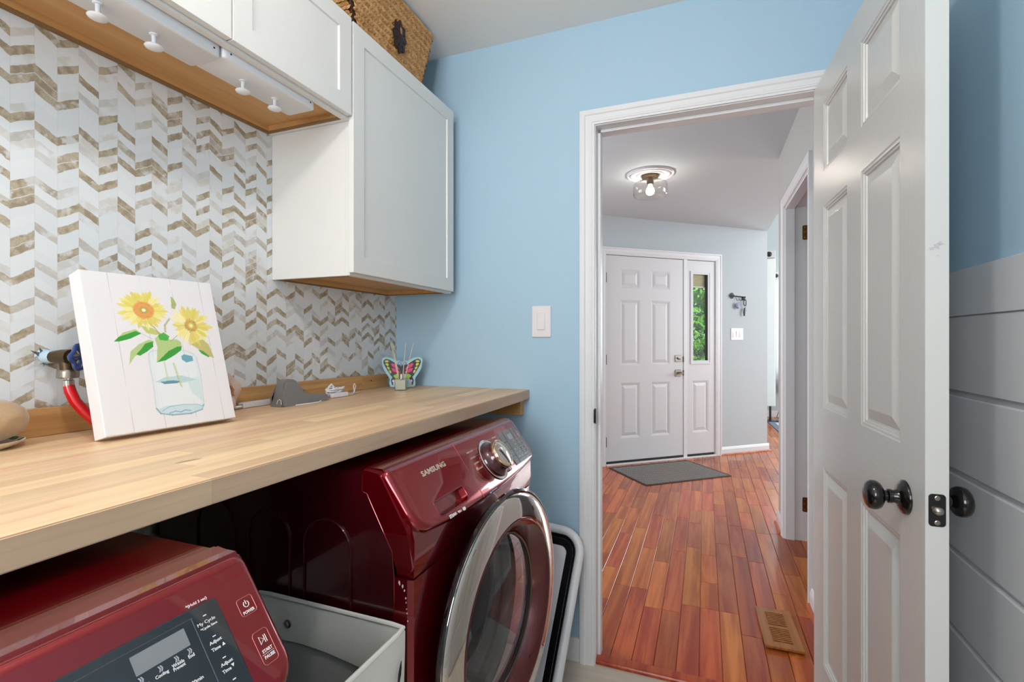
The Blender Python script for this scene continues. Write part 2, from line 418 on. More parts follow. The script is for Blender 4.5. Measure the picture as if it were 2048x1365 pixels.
def u_trim(x0, x1, zt, zb, strips, sill=False):
    """door casing in the local wall frame (front = -y): strips = [(off0, off1, thick)], mitred at the top corners"""
    bm = bmesh.new()
    prof = []
    for o0, o1, t in strips: prof += [(o0, t), (o1, t)]
    prof = [(strips[0][0], 0)] + prof + [(strips[-1][1], 0)]
    rings = []
    for s in range(4):
        ring = []
        for o, t in prof:
            p = {0: (x0-o, zb), 1: (x0-o, zt+o), 2: (x1+o, zt+o), 3: (x1+o, zb)}[s]
            ring.append(bm.verts.new((p[0], -t, p[1])))
        rings.append(ring)
    n = len(prof)
    for s in range(3):
        for k in range(n): bm.faces.new((rings[s][k], rings[s][(k+1) % n], rings[s+1][(k+1) % n], rings[s+1][k]))
    bm.faces.new(rings[0]); bm.faces.new(list(reversed(rings[3])))
    return bm
CASING = [(0.003, 0.011, 0.009), (0.012, 0.017, 0.0115), (0.019, 0.036, 0.0125), (0.040, 0.052, 0.0165), (0.053, 0.058, 0.0150)]
_fontcache = {}
def text(s, size, parent, m, F, u, v, w=0.0006, align='CENTER', sx=1.0, bold=0.0, name='lettering', ext=0.00015, rot=0, fit=None):
    """flat print lying on the local frame F at (u, v)"""
    cu = bpy.data.curves.new(name, 'FONT'); cu.body = s; cu.size = size; cu.align_x = align; cu.align_y = 'CENTER'
    cu.offset = bold; cu.extrude = ext; cu.resolution_u = 2
    o = bpy.data.objects.new(name, cu); COL.objects.link(o)
    dg = bpy.context.evaluated_depsgraph_get()
    me = bpy.data.meshes.new_from_object(o.evaluated_get(dg)); bpy.data.objects.remove(o); bpy.data.curves.remove(cu)
    if fit:
        co = np.array([v.co[:] for v in me.vertices]); lo, hi = co.min(0), co.max(0)
        me.transform(Matrix.Translation((-(lo[0]+hi[0])/2, -(lo[1]+hi[1])/2, 0)))
        me.transform(Matrix.Diagonal((fit[0]/(hi[0]-lo[0]), fit[1]/(hi[1]-lo[1]), 1, 1)))
    else: me.transform(Matrix.Scale(sx, 4, (1, 0, 0)))
    me.transform(mw(parent).inverted() @ F @ Matrix.Translation((u, v, w)) @ Matrix.Rotation(rot, 4, 'Z'))
    me.materials.clear(); me.materials.append(m)
    o = bpy.data.objects.new(name, me); COL.objects.link(o)
    o.parent = parent; MW[o] = mw(parent)
    return o
def copy_part(o, parent, T=None):
    c = o.copy(); COL.objects.link(c); c.parent = parent
    if T is not None: c.matrix_local = T @ o.matrix_local
    return c
# ------------------------------------------------------------------ laundry room shell
XL, XR, YF, YB, ZC = -1.277, 0.53, 1.857, -1.3, 2.44
struct('wall_left', B(XL-0.12, XL, YB-0.12, YF, 0, ZC), M['wallpaper'])
struct('ceiling', B(XL-0.12, XR+0.12, YB-0.12, 1.972, ZC, ZC+0.08), M['ceil'])
struct('floor', B(XL-0.12, XR+0.12, YB-0.12, YF+0.004, -0.06, 0.0), M['vinyl'])
bm = grid_board(bmesh.new(), [XL-0.12, XR+0.12], [0, ZC], [(-0.400, 0.392, 0.0, 2.060)], YF, 1.972)
struct('wall_far', bm, M['wall_blue'])
wr = struct('wall_right', B(XR, XR+0.12, YB-0.12, YF, 0, ZC), M['wall_blue'])
obj('cap_board', B(XR-0.018, XR+0.001, YB, YF, 1.284, 1.383, 0.0015), M['shiplap'], wr)
k = 0; zt = 1.2835
while zt > 0.14:
    bm = bmesh.new()
    zb_ = max(zt-0.1745+0.0125, 0.10)
    prism(bm, [(XR+0.001, zt), (XR-0.012, zt), (XR-0.0145, zt-0.003), (XR-0.0145, zb_+0.0008), (XR-0.0137, zb_), (XR+0.001, zb_)], YB, YF)
    obj('shiplap_board', bm, M['shiplap'], wr); zt -= 0.1745; k += 1
struct('baseboard_right', B(XR-0.0165, XR, YB, YF, 0, 0.095, 0.003), M['trim'])
obj('backing', B(XR-0.0035, XR+0.0005, YB, YF, 0.095, 1.2835), M['shiplap'], wr)
bm = grid_board(bmesh.new(), [XL, XR], [0, ZC], [(-0.80, 0.20, 1.10, 2.14)], YB-0.12, YB)
struct('wall_back', bm, M['wall_blue'])
bm = grid_board(bmesh.new(), [-0.80, 0.20], [1.10, 2.14], [(-0.76, -0.32, 1.14, 2.10), (-0.28, 0.16, 1.14, 2.10)], YB-0.08, YB-0.04)
struct('window_added', bm, M['trim'])  # frame of the unseen window added for the fill lamp
struct('baseboard_far', B(-0.53, -0.4445, YF-0.013, YF, 0.0, 0.092, 0.003), M['trim'])
# casing, jambs and stops of the laundry doorway
t1 = struct('trim_1', u_trim(-0.385, 0.375, 2.045, 0.0, CASING), M['trim'], mtx=Matrix.Translation((0, YF, 0)))
obj('jamb', B(-0.400, -0.385, YF-0.001, 1.974, 0.0, 2.045, 0.001), M['trim'], t1)
obj('jamb', B(0.375, 0.390, YF-0.001, 1.974, 0.0, 2.045, 0.001), M['trim'], t1)
obj('head_jamb', B(-0.400, 0.390, YF-0.001, 1.974, 2.045, 2.060, 0.001), M['trim'], t1)
obj('door_stop', B(-0.385, -0.3735, 1.897, 1.935, 0.0, 2.0335, 0.002), M['trim'], t1)
obj('door_stop', B(0.3635, 0.375, 1.897, 1.935, 0.0, 2.0335, 0.002), M['trim'], t1)
obj('door_stop', B(-0.3735, 0.3635, 1.897, 1.935, 2.0335, 2.045, 0.002), M['trim'], t1)
# lip strike plate
bm = Sl(-0.028, 0.028, -0.020, 0.0, 0.010, [(0.0, 0), (0, 0.0015), (0.001, 0.002)], mtx=frame_m((-0.385, YF-0.0, 0.945), (0, 0, 1), (0, -1, 0), (1, 0, 0)))
sp = obj('strike_plate', bm, M['black'], t1)
bm = bmesh.new(); tube(bm, [(-0.3835, YF-0.010, 0.945+0.026*math.cos(a)*0.95) for a in (0, PI)], 0.002)
bm.free()
bm = bmesh.new()
prism(bm, [(YF-0.021, 0.921), (YF-0.021, 0.969), (YF-0.012, 0.973), (YF-0.002, 0.973), (YF-0.002, 0.917), (YF-0.012, 0.917)], -0.3875, -0.3790, axis='x')
obj('strike_lip', bm, M['black'], t1)
# wooden threshold between the two floors
bm = bmesh.new()
prism(bm, [(1.861, 0.0), (1.861, 0.009), (1.864, 0.0135), (1.870, 0.0155), (1.905, 0.0160), (1.905, 0.0)], -0.385, 0.375, axis='x')
th = struct('trim_2', bm, M['floorwood'])

# ------------------------------------------------------------------ hall shell
ZF = 0.013
struct('hall_floor_base', B(-2.4, 4.3, 1.905, 8.8, -0.05, 0.004), M['dark']).name = 'floor.001'
hf = bpy.data.objects['floor.001']
hc = bmesh.new()
prism(hc, [(-2.5, 1.972), (0.46, 1.972), (0.46, 3.70), (0.65, 3.70), (0.65, 6.5), (-2.5, 6.5)], 2.44, 2.52, axis='z')
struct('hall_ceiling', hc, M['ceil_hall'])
struct('hall_wall_left', grid_board(bmesh.new(), [1.85, 6.2], [0, ZC], [(2.2, 3.3, 0.85, 2.25)], 2.4, 2.52), M['wall_hall'], mtx=Matrix.Rotation(PI/2, 4, 'Z'))  # opening added for the hall fill lamp
bm = grid_board(bmesh.new(), [1.972, 3.70], [0, ZC], [(2.645, 3.445, 0.0, 2.060)], -0.585, -0.46)
bm.transform(Matrix.Rotation(PI/2, 4, 'Z')); struct('hall_wall_right', bm, M['wall_side'])
AW = math.radians(40.65); P1 = (-0.893, 4.775, 0)
FW = Matrix.Translation(P1) @ Matrix.Rotation(AW, 4, 'Z')
bm = grid_board(bmesh.new(), [-2.2, 2.028], [0, ZC], [(-0.010, 1.335, 0.0, 2.090)], 0.0, 0.15)
struct('hall_wall_front', bm, M['wall_hall'], mtx=FW)
# baseboards of the hall
def baseboard(bm, a, b, y, out=-1, axis='x', h=0.082):
    pass
BBP = [(0, 0), (-0.012, 0), (-0.012, 0.060), (-0.009, 0.068), (-0.009, 0.072), (-0.004, 0.082), (0, 0.084)]
QR = [(0, 0), (-0.014, 0), (-0.013, 0.007), (-0.009, 0.013), (0, 0.015)]
def wallrun(prof, a0, a1, mt):
    bm = bmesh.new(); prism(bm, [(p[0], p[1]) for p in prof], a0, a1, axis='x'); bm.transform(mt); return bm
FWT = FW @ Matrix.Translation((0, 0, ZF))
bb = struct('baseboard_front', wallrun(BBP, 1.380, 2.045, FWT), M['trim'])
obj('shoe_moulding', wallrun(QR, 1.382, 2.060, FWT @ Matrix.Translation((0, -0.012, 0))), M['floorwood'], bb)
RWT = Matrix.Translation((0.46, 0, ZF)) @ Matrix.Rotation(-PI/2, 4, 'Z')
for (a, b) in ((-3.715, -3.490), (-2.600, -1.975)):
    bb = struct('baseboard_hall', wallrun(BBP, a, b, RWT), M['trim'])
    obj('shoe_moulding', wallrun(QR, a, b, RWT @ Matrix.Translation((0, -0.012, 0))), M['floorwood'], bb)
# closet doorway in the right hall wall
t3 = struct('trim_3', u_trim(-3.430, -2.660, 2.045, ZF, CASING), M['trim'], mtx=RWT @ Matrix.Translation((0, 0, -ZF)))
obj('jamb', B(0.459, 0.586, 3.430, 3.445, ZF, 2.045, 0.001), M['trim'], t3)
obj('jamb', B(0.459, 0.586, 2.645, 2.660, ZF, 2.045, 0.001), M['trim'], t3)
obj('head_jamb', B(0.459, 0.586, 2.645, 3.445, 2.045, 2.060, 0.001), M['trim'], t3)
obj('door_stop', B(0.462, 0.512, 3.419, 3.430, ZF, 2.034, 0.001), M['trim'], t3)
obj('door_stop', B(0.462, 0.512, 2.660, 2.671, ZF, 2.034, 0.001), M['trim'], t3)
obj('door_stop', B(0.462, 0.512, 2.671, 3.419, 2.034, 2.045, 0.001), M['trim'], t3)
for zc in (1.885, 0.235):
    h = obj('hinge', Sl(-0.026, 0.020, -0.044, 0.044, 0.008, [(0, 0), (0, 0.0025)], mtx=frame_m((0.580, 3.4305, zc), (1, 0, 0), (0, 0, 1), (0, -1, 0))), M['brass'], t3)
    bm = bmesh.new(); tube(bm, [(0.590, 3.424, zc-0.046), (0.590, 3.424, zc+0.046)], 0.006, 10)
    obj('hinge_pin', bm, M['brass'], h)
    for dz in (-0.03, 0.004, 0.032):
        bm = bmesh.new(); lathe(bm, [(0.0035, 0), (0.0035, 0.0008), (0, 0.0012)], 8, frame_m((0.566, 3.428, zc+dz), (1, 0, 0), (0, 0, 1), (0, -1, 0)))
        obj('screw', bm, M['steel'], h)
# closet behind it
struct('closet_wall', B(0.586, 1.45, 3.60, 3.70, 0, ZC), M['wall_hall'])
struct('closet_wall', B(1.40, 1.46, 1.972, 3.60, 0, ZC), M['wall_hall'])
struct('closet_wall', B(0.585, 1.45, 1.90, 1.972, 0, ZC), M['wall_hall'])
struct('closet_ceiling', B(0.585, 1.46, 1.90, 3.70, ZC, ZC+0.06), M['ceil'])

# ------------------------------------------------------------------ living room beyond the hall
struct('living_wall_left', B(0.550, 0.652, 6.20, 8.8, 0, 3.6), M['wall_hall'])
struct('living_header', B(0.550, 0.65, 3.70, 6.20, 2.52, 3.6), M['wall_hall'])
bm = grid_board(bmesh.new(), [0.55, 4.42], [0, 3.6], [(1.15, 2.75, 0.65, 2.55)], 8.8, 8.92)
struct('living_wall_far', bm, M['wall_hall'])
struct('living_wall_right', grid_board(bmesh.new(), [3.6, 8.8], [0, 3.6], [(4.7, 6.9, 0.8, 3.0)], -4.42, -4.30), M['wall_hall'], mtx=Matrix.Rotation(PI/2, 4, 'Z'))
struct('living_wall_near', B(1.46, 4.42, 3.50, 3.60, 0, 3.6), M['wall_hall'])
struct('living_wall_near', B(0.65, 1.46, 3.60, 3.70, 2.44, 3.6), M['wall_hall'])
struct('living_ceiling', B(0.65, 4.42, 3.5, 8.92, 3.6, 3.68), M['ceil'])
struct('baseboard_living', B(0.652, 4.3, 8.787, 8.8, ZF, ZF+0.10, 0.003), M['trim'])
bm = grid_board(bmesh.new(), [1.15, 2.75], [0.65, 2.55], [(1.21, 1.92, 0.71, 2.49), (1.98, 2.69, 0.71, 2.49)], 8.83, 8.88)
struct('window_3', bm, M['trim'])

# ------------------------------------------------------------------ hall floor planks (each one its own piece)
PW = 0.0803
lens = [0.26, 0.34, 0.42, 0.50, 0.58, 0.68, 0.80]
pm = {}
def plank_mesh(L):
    if 1:
        wd = PW
        bm = bmesh.new(); g_ = 0.0009; c_ = 0.0014; x1 = wd/2-g_; y1 = L/2-g_
        slabr = [(0, -0.009), (0, -c_), (c_, 0)]
        prev = None
        for ins, zz in slabr:
            ring = [bm.verts.new(p) for p in ((-x1+ins, -y1+ins, zz), (x1-ins, -y1+ins, zz), (x1-ins, y1-ins, zz), (-x1+ins, y1-ins, zz))]
            if prev:
                for k in range(4): bm.faces.new((prev[k], prev[(k+1) % 4], ring[(k+1) % 4], ring[k]))
            prev = ring
        bm.faces.new(prev)
        me = bpy.data.meshes.new('floorboard'); bm.to_mesh(me); bm.free(); me.materials.append(M['floorwood']); return me
for L in lens: pm[L] = plank_mesh(L)
def fd_side(x, y):   # distance in front of the front-door wall
    lx, ly = x-P1[0], y-P1[1]
    return lx*math.sin(AW) - ly*math.cos(AW)
nb = 0
for c in range(-19, 16):
    xc = -0.018 + 0.0402 + c*PW
    y = 1.906 - rnd.random()*0.25 if False else 1.906
    first = True
    while y < 8.7:
        L = rnd.choice(lens) if not first else rnd.choice(lens[:5]); first = False
        me = None
        if xc < 0.66:
            yw = P1[1] + (xc-P1[0])*math.tan(AW) + 0.055
            if y > yw - 0.04 and y < 6.2: break
            if y < 6.2 and y + L > yw - 0.10: L = yw - y; me = plank_mesh(L)
        yc = y + L/2; y0 = y; y += L
        # keep planks in front of the walls and inside the part of the hall the doorway shows
        if xc > 0.44 and yc < 3.45 and not (xc < 0.60): continue
        if xc > 1.05 and yc < 3.75: continue
        if xc > 0.62 and yc < 3.72: continue
        r_ = xc/max(yc, 0.1)
        if r_ < -0.42 or (yc > 3.8 and r_ > 0.175) or (yc > 6.2 and (r_ > 0.155 or r_ < 0.085)): continue
        o = bpy.data.objects.new('floorboard', me or pm[L]); COL.objects.link(o); o.parent = hf
        o.location = (xc, yc, ZF); nb += 1
print('floorboards', nb)
# plain floor where no view through the doorway reaches
struct('floor.002', B(-2.4, 4.3, 1.905, 8.8, 0.0035, 0.0045), M['floorwood'])

# ------------------------------------------------------------------ laundry door (door_1), open into the laundry
A1 = math.radians(-87.34)
D1 = Matrix.Translation((0.333, 1.857, 0.014)) @ Matrix.Rotation(A1, 4, 'Z')
def door_mat():
    m, nt, b, g, oc, (x, y, z) = newmat('door_paint_grained', 0.27)
    b.inputs['Base Color'].default_value = lin((198, 198, 195))
    zz = g.m('ADD', z, 0.0)
    nv = g.noise(g.comb(g.m('MULTIPLY', x, 230), 0, g.m('MULTIPLY', z, 16)), 1, 2, 0.5, 0.6)
    nh = g.noise(g.comb(g.m('MULTIPLY', x, 16), 5, g.m('MULTIPLY', z, 230)), 1, 2, 0.5, 0.6)
    rail = 0
    for (a, b_) in ((1.632, 1.728), (0.832, 1.010), (1.944, 2.03), (0.0, 0.225)):
        inr = g.m('MULTIPLY', g.m('GREATER_THAN', z, a), g.m('LESS_THAN', z, b_))
        rail = inr if isinstance(rail, int) else g.m('ADD', rail, inr)
    inx = g.m('MULTIPLY', g.m('GREATER_THAN', x, 0.112), g.m('LESS_THAN', x, 0.655))
    rail = g.m('MULTIPLY', rail, inx)
    h = g.m('ADD', g.m('MULTIPLY', nh, rail), g.m('MULTIPLY', nv, g.m('SUBTRACT', 1, rail)))
    setbump(nt, b, h, 0.0004)
    return m
M['door1'] = door_mat()
LW, LH, LT = 0.765, 2.030, 0.035
cols = [(0.110, 0.333), (0.437, 0.660)]; rows = [(1.732, 1.940), (1.012, 1.626), (0.226, 0.828)]
holes = [(a, b, c, d) for a, b in cols for c, d in rows]
d1 = struct('door_1', grid_board(bmesh.new(), [0, LW], [0, LH], holes, 0, LT), M['door1'])
d1.matrix_world = D1; MW[d1] = D1
for h in holes:
    obj('door_panel', panel_bm(*h, LT), M['door1'], d1, local=True)
def knob_set(parent, x, z, side):   # side -1: front face (y=0, towards -y), +1 back face
    y0 = 0.0 if side < 0 else LT
    F = frame_m((x, y0, z), (1, 0, 0), (0, 0, 1) if side < 0 else (0, 0, -1), (0, side, 0))
    bm = bmesh.new(); lathe(bm, [(0, 0), (0.033, 0), (0.033, 0.003), (0.031, 0.006), (0.026, 0.008), (0.024, 0.0105), (0.015, 0.013), (0.0125, 0.018), (0.0115, 0.026)], 36, F)
    r = obj('rosette', bm, M['orb'], parent, local=True, smooth=True)
    bm = bmesh.new(); lathe(bm, [(0.0115, 0.022), (0.0135, 0.023), (0.0135, 0.029), (0.0105, 0.031), (0.0105, 0.036), (0.018, 0.038), (0.0255, 0.043), (0.0285, 0.050), (0.0285, 0.056), (0.026, 0.062), (0.020, 0.066), (0.010, 0.068), (0, 0.0685)], 36, F)
    for v in bm.verts: pass
    obj('knob', bm, M['orb'], parent, local=True, smooth=True)
knob_set(d1, LW-0.082, 0.911, -1); knob_set(d1, LW-0.082, 0.911, 1)
LF = frame_m((LW, LT/2, 0.914), (0, 1, 0), (0, 0, 1), (1, 0, 0))
lp = obj('latch_plate', Sl(-0.0127, 0.0127, -0.029, 0.029, 0.006, [(0, -0.001), (0, 0.001), (0.0006, 0.0015)], mtx=LF), M['black'], d1, local=True)
bm = bmesh.new()
lathe(bm, [(0.0085, 0.0), (0.0085, 0.005), (0.007, 0.009), (0.004, 0.0115), (0, 0.012)], 20, LF, sx=1.0, sy=0.95)
obj('latch_bolt', bm, M['steel'], lp, local=True, smooth=True)
for dz in (-0.022, 0.022):
    bm = bmesh.new(); lathe(bm, [(0.0045, 0.001), (0.0045, 0.002), (0.003, 0.0026), (0, 0.0024)], 12, LF @ Matrix.Translation((0, dz, 0)))
    obj('screw', bm, M['nickel'], lp, local=True)
# paint chip on the lock edge
bm = bmesh.new()
for (u, v, s_, a) in ((0.000, 1.385, 0.006, 0.3), (0.005, 1.390, 0.005, 1.0), (-0.008, 1.381, 0.004, 2.0), (0.002, 1.368, 0.0015, 0)):
    pts = [(s_*math.cos(q+a)*(1.3 if i % 2 else 0.5), s_*math.sin(q+a)*(0.9 if i % 2 else 0.6)) for i, q in enumerate([k*2*PI/9 for k in range(9)])]
    prism(bm, pts, 0, 0.0004, axis='z', mtx=frame_m((LW, LT/2+u, v), (0, 1, 0), (0, 0, 1), (1, 0, 0)))
obj('paint_chip', bm, mat('chip_grey', (176, 176, 178), 0.7), d1, local=True)
for zc in (1.83, 1.02, 0.2):   # hinges of the laundry door
    bm = bmesh.new(); tube(bm, [(0.0, LT+0.006, zc-0.045), (0.0, LT+0.006, zc+0.045)], 0.0055, 10)
    obj('hinge', bm, M['nickel'], d1, local=True)

# ------------------------------------------------------------------ front door (door_2) and sidelight (window_1)
M['fdoor'] = mat('front_door_paint', (214, 213, 214), 0.4)
t4 = struct('trim_4', u_trim(0.0, 1.322, 2.073, ZF, [(0.0, 0.012, 0.012), (0.015, 0.020, 0.015), (0.024, 0.048, 0.016), (0.052, 0.064, 0.022)]), M['trim'], mtx=FW)
def fobj(name, bm, m, parent, **k): return obj(name, bm, m, parent, mtx=FW, **k)
fobj('frame_post', B(-0.010, 0.006, -0.004, 0.12, ZF, 2.073, 0.001), M['trim'], t4)
fobj('frame_post', B(0.914, 0.957, -0.004, 0.12, ZF, 2.073, 0.002), M['trim'], t4)
fobj('frame_post', B(1.316, 1.334, -0.004, 0.12, ZF, 2.073, 0.001), M['trim'], t4)
fobj('frame_head', B(-0.010, 1.334, -0.004, 0.12, 2.066, 2.089, 0.001), M['trim'], t4)
fobj('sill', B(0.006, 1.316, -0.020, 0.12, ZF, ZF+0.016, 0.002), M['trim'], t4)
d2 = struct('door_2', grid_board(bmesh.new(), [0.010, 0.910], [0.052, 2.060], [(a, b, c, d) for a, b in ((0.168, 0.394), (0.524, 0.750)) for c, d in ((1.746, 1.928), (0.984, 1.628), (0.270, 0.811))], 0.004, 0.048), M['fdoor'], mtx=FW)
for a, b in ((0.168, 0.394), (0.524, 0.750)):
    for c, d in ((1.746, 1.928), (0.984, 1.628), (0.270, 0.811)):
        bm = panel_bm(a, b, c, d, 0.044, 1.15); bm.transform(Matrix.Translation((0, 0.004, 0)))
        fobj('door_panel', bm, M['fdoor'], d2)
fobj('door_sweep', B(0.010, 0.910, 0.0, 0.050, ZF+0.0165, 0.050, 0.003), M['blackmatte'], d2)
for zc in (1.843, 1.044, 0.245):
    bm = bmesh.new(); tube(bm, [(0.0045, -0.005, zc-0.048), (0.0045, -0.005, zc+0.048)], 0.0055, 8)
    fobj('hinge', bm, M['black'], d2)
FV = FW @ XZ()
pl = obj('deadbolt', Sl(0.812, 0.880, 1.012, 1.080, 0.006, [(0, -0.004), (0, 0.004), (0.003, 0.009)], mtx=FV), M['nickel'], d2)
bm = bmesh.new(); tube(bm, [(0.828, 1.058, 0.016), (0.846, 1.045, 0.022), (0.866, 1.036, 0.018)], 0.006, 8, rads=[0.004, 0.0075, 0.005]); bm.transform(FV)
obj('thumb_turn', bm, M['chrome'], pl, smooth=True)
pl = obj('lever_handle', Sl(0.812, 0.878, 0.862, 0.932, 0.006, [(0, -0.004), (0, 0.004), (0.003, 0.009)], mtx=FV), M['nickel'], d2)
bm = bmesh.new(); tube(bm, [(0.862, 0.898, 0.005), (0.862, 0.898, 0.05), (0.850, 0.899, 0.056), (0.825, 0.893, 0.056), (0.800, 0.889, 0.055), (0.782, 0.884, 0.055)], 0.007, 10, rads=[0.011, 0.010, 0.011, 0.0075, 0.006, 0.005]); bm.transform(FV)
obj('lever', bm, M['nickel'], pl, smooth=True)
for zc in (1.035, 0.898):
    fobj('latch', B(0.9095, 0.914, -0.004, 0.01, zc-0.028, zc+0.028), M['black'], d2)
w1 = struct('window_1', grid_board(bmesh.new(), [0.960, 1.312], [0.052, 2.060], [(1.031, 1.224, 1.020, 1.920), (1.024, 1.232, 0.272, 0.811)], 0.004, 0.048), M['fdoor'], mtx=FW)
bm = panel_bm(1.024, 1.232, 0.272, 0.811, 0.044, 1.15); bm.transform(Matrix.Translation((0, 0.004, 0))); fobj('door_panel', bm, M['fdoor'], w1)
fobj('door_sweep', B(0.962, 1.300, 0.0, 0.050, ZF+0.0165, 0.050, 0.003), M['blackmatte'], w1)
bm = grid_board(bmesh.new(), [1.001, 1.256], [0.985, 1.950], [(1.013, 1.243, 0.998, 1.937)], -0.006, 0.004); fobj('glazing_bead', bm, M['fdoor'], w1)
bm = grid_board(bmesh.new(), [1.013, 1.243], [0.998, 1.937], [(1.032, 1.223, 1.021, 1.919)], -0.002, 0.006); fobj('glazing_bead', bm, M['fdoor'], w1)
fobj('pane', B(1.030, 1.226, 0.024, 0.028, 1.018, 1.922), M['pane'], w1)
fobj('black_spacer', B(1.206, 1.2235, 0.010, 0.0225, 1.021, 1.919), M['blackmatte'], w1)
bm = bmesh.new()
n = 11; z0, z1 = 1.794, 1.919
for k in range(n):
    a = z0+(z1-z0)*k/n; b = z0+(z1-z0)*(k+1)/n
    prism(bm, [(0.034, a), (0.042, (a+b)/2), (0.034, b), (0.031, b), (0.039, (a+b)/2), (0.031, a)], 1.032, 1.2225, axis='x')
fobj('pleated_shade', bm, mat('beige_pleated_shade', (196, 186, 148), 0.8), w1)['kind'] = 'stuff'
fobj('shade_rail', B(1.032, 1.2225, 0.030, 0.042, 1.786, 1.794, 0.001), M['trim'], w1)
# ------------------------------------------------------------------ countertop of glued staves, splash boards, cleat
M['counter_edge_shade'] = wood_mat('butcher_block_edge_shade', 'cbaf92', 'bca083', axis=1, rough=0.5, seedvar=0.06, c3='a3866a')  # greyed colour paints the shade of the counter's front face
ct = thing('countertop', 'long light butcher block countertop of glued wood staves above the red machines', 'countertop', (-0.96, 0.6, 1.0))
CT0, CT1 = 0.998, 1.035
x = -0.649; first = True; nst = 0
while x > XL+0.012:
    wd = 0.0445
    x0 = max(x-wd, XL+0.006)
    y = -0.90 - rnd.random()*0.3; ends = []
    while y < YF-0.002:
        L = rnd.uniform(0.30, 0.85); y1 = min(y+L, YF-0.001)
        if YF-y1 < 0.12: y1 = YF-0.001
        bm = B(x0+0.0001, x-0.0001, max(y, -0.9)+0.0001, y1-0.0001, CT0, CT1)
        if first:
            es = [e for e in bm.edges if all(v.co.x > x-0.001 for v in e.verts) and abs(e.verts[0].co.z-e.verts[1].co.z) < 1e-4]
            bmesh.ops.bevel(bm, geom=es, offset=0.0018, segments=2, affect='EDGES')
        else: bmesh.ops.bevel(bm, geom=[e for e in bm.edges if all(v.co.z > CT1-0.001 for v in e.verts)], offset=0.00025, segments=1, affect='EDGES')
        st = obj('stave', bm, [M['counter'], M['counter_edge_shade']] if first else M['counter'], ct); nst += 1
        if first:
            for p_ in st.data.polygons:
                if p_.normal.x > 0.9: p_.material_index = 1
        y = y1
    x -= wd; first = False
for (a, b, dz, lab) in ((0.30, 1.598, 0.0, 'pine splash board with a knotty face running along the patterned wall behind the flower canvas'),
                        (1.600, 1.762, -0.004, 'short pine splash board with one screw hole ending beside the butterfly cutout')):
    bm = B(XL+0.001, XL+0.020, a if a > 0.5 else -0.9, b, CT1+0.0005, CT1+0.057+dz, 0.001)
    o = obj('splash_board', bm, M['pine']); tag(o, lab, 'board')
bm = bmesh.new(); lathe(bm, [(0.003, 0.0), (0.003, 0.0006), (0, 0.0006)], 10, frame_m((XL+0.0205, 1.652, CT1+0.033), (0, 1, 0), (0, 0, 1), (1, 0, 0)))
obj('screw_hole', bm, M['dark'], bpy.data.objects['splash_board.001'])
o = obj('support_cleat', B(-1.26, -0.673, YF-0.0385, YF-0.0005, 0.936, CT0-0.0005, 0.001), M['pine_x'])
tag(o, 'pine support cleat screwed to the blue wall under the counter end', 'board')
o = obj('support_cleat', B(XL+0.001, XL+0.039, -0.9, YF-0.04, 0.910, CT0-0.0005, 0.001), M['pine'])
tag(o, 'pine cleat along the patterned wall hidden behind the red machines', 'board')

# ------------------------------------------------------------------ wall cabinets
CX0, CXF, DX = XL+0.001, -0.972, -0.953
CHIP = mat('chipboard_edge', (150, 118, 76), 0.9, var=(900, 0, (1, 1, 1), (104, 72, 38)))
YM = frame_m((0, 0, 0), (0, 1, 0), (0, 0, 1), (1, 0, 0))       # (u,v,w) -> (y,z,x)
def shaker(parent, y0, y1, z0, z1, rail=0.050):
    # grid_board lies in x-z: turn it so that its face points to +x
    T = Matrix.Rotation(PI/2, 4, 'Z')
    bm = grid_board(bmesh.new(), [y0, y1], [z0, z1], [(y0+rail, y1-rail, z0+rail, z1-rail)], -DX, -(CXF+0.001)); bm.transform(T)
    d = obj('door', bm, M['cab'], parent)
    mod = d.modifiers.new('b', 'BEVEL'); mod.width = 0.0010; mod.segments = 2; mod.limit_method = 'ANGLE'
    bm = bmesh.new(); rect_rings(bm, y0+rail, y1-rail, z0+rail, z1-rail, [(0, 0.014), (0.0, 0.0015), (0.0018, 0.0055)], y0=-DX)
    bm.transform(T); obj('door_panel', bm, M['cab'], d)
    return d
def cabinet(name, label, y0, y1, z0, z1, doors, rec=0.019):
    t = thing(name, label, 'cabinet', ((CX0+DX)/2, (y0+y1)/2, z0))
    for a, b in ((y0, y0+0.014), (y1-0.014, y1)):
        obj('side_panel', B(CX0, CXF-0.0185, a, b, z0, z1, 0.0004), M['cab'], t)
    obj('face_frame', grid_board(bmesh.new(), [y0, y1], [z0, z1], [(y0+0.038, y1-0.038, z0+0.030, z1-0.03)], -CXF, -CXF+0.018), M['cab'], t, mtx=Matrix.Rotation(PI/2, 4, 'Z'))
    obj('bottom_panel', B(CX0, CXF-0.019, y0+0.014, y1-0.014, z0+rec, z0+rec+0.012), M['underwood'], t)
    obj('top_panel', B(CX0, CXF-0.019, y0+0.014, y1-0.014, z1-0.012, z1), M['cab'], t)
    obj('back_rail', B(CX0, CX0+0.016, y0+0.014, y1-0.014, z0+0.0035, z0+rec), M['underwood'], t)
    obj('back_rail_edge', B(CX0, CX0+0.0158, y0+0.014, y1-0.014, z0, z0+0.0035), CHIP, t)
    for a, b in ((y0+0.014, y0+0.026), (y1-0.026, y1-0.014)):
        obj('side_rail', B(CX0+0.016, CXF-0.019, a, b, z0+0.0035, z0+rec), M['underwood'], t)
        obj('side_rail_edge', B(CX0+0.016, CXF-0.019, a, b, z0, z0+0.0035), CHIP, t)
    for d in doors: shaker(t, *d)
    return t
cabinet('wall_cabinet', 'tall white shaker wall cabinet beside the blue wall, woven basket on top', 1.179, 1.800, 1.423, 2.170, [(1.171, 1.786, 1.430, 2.163)])
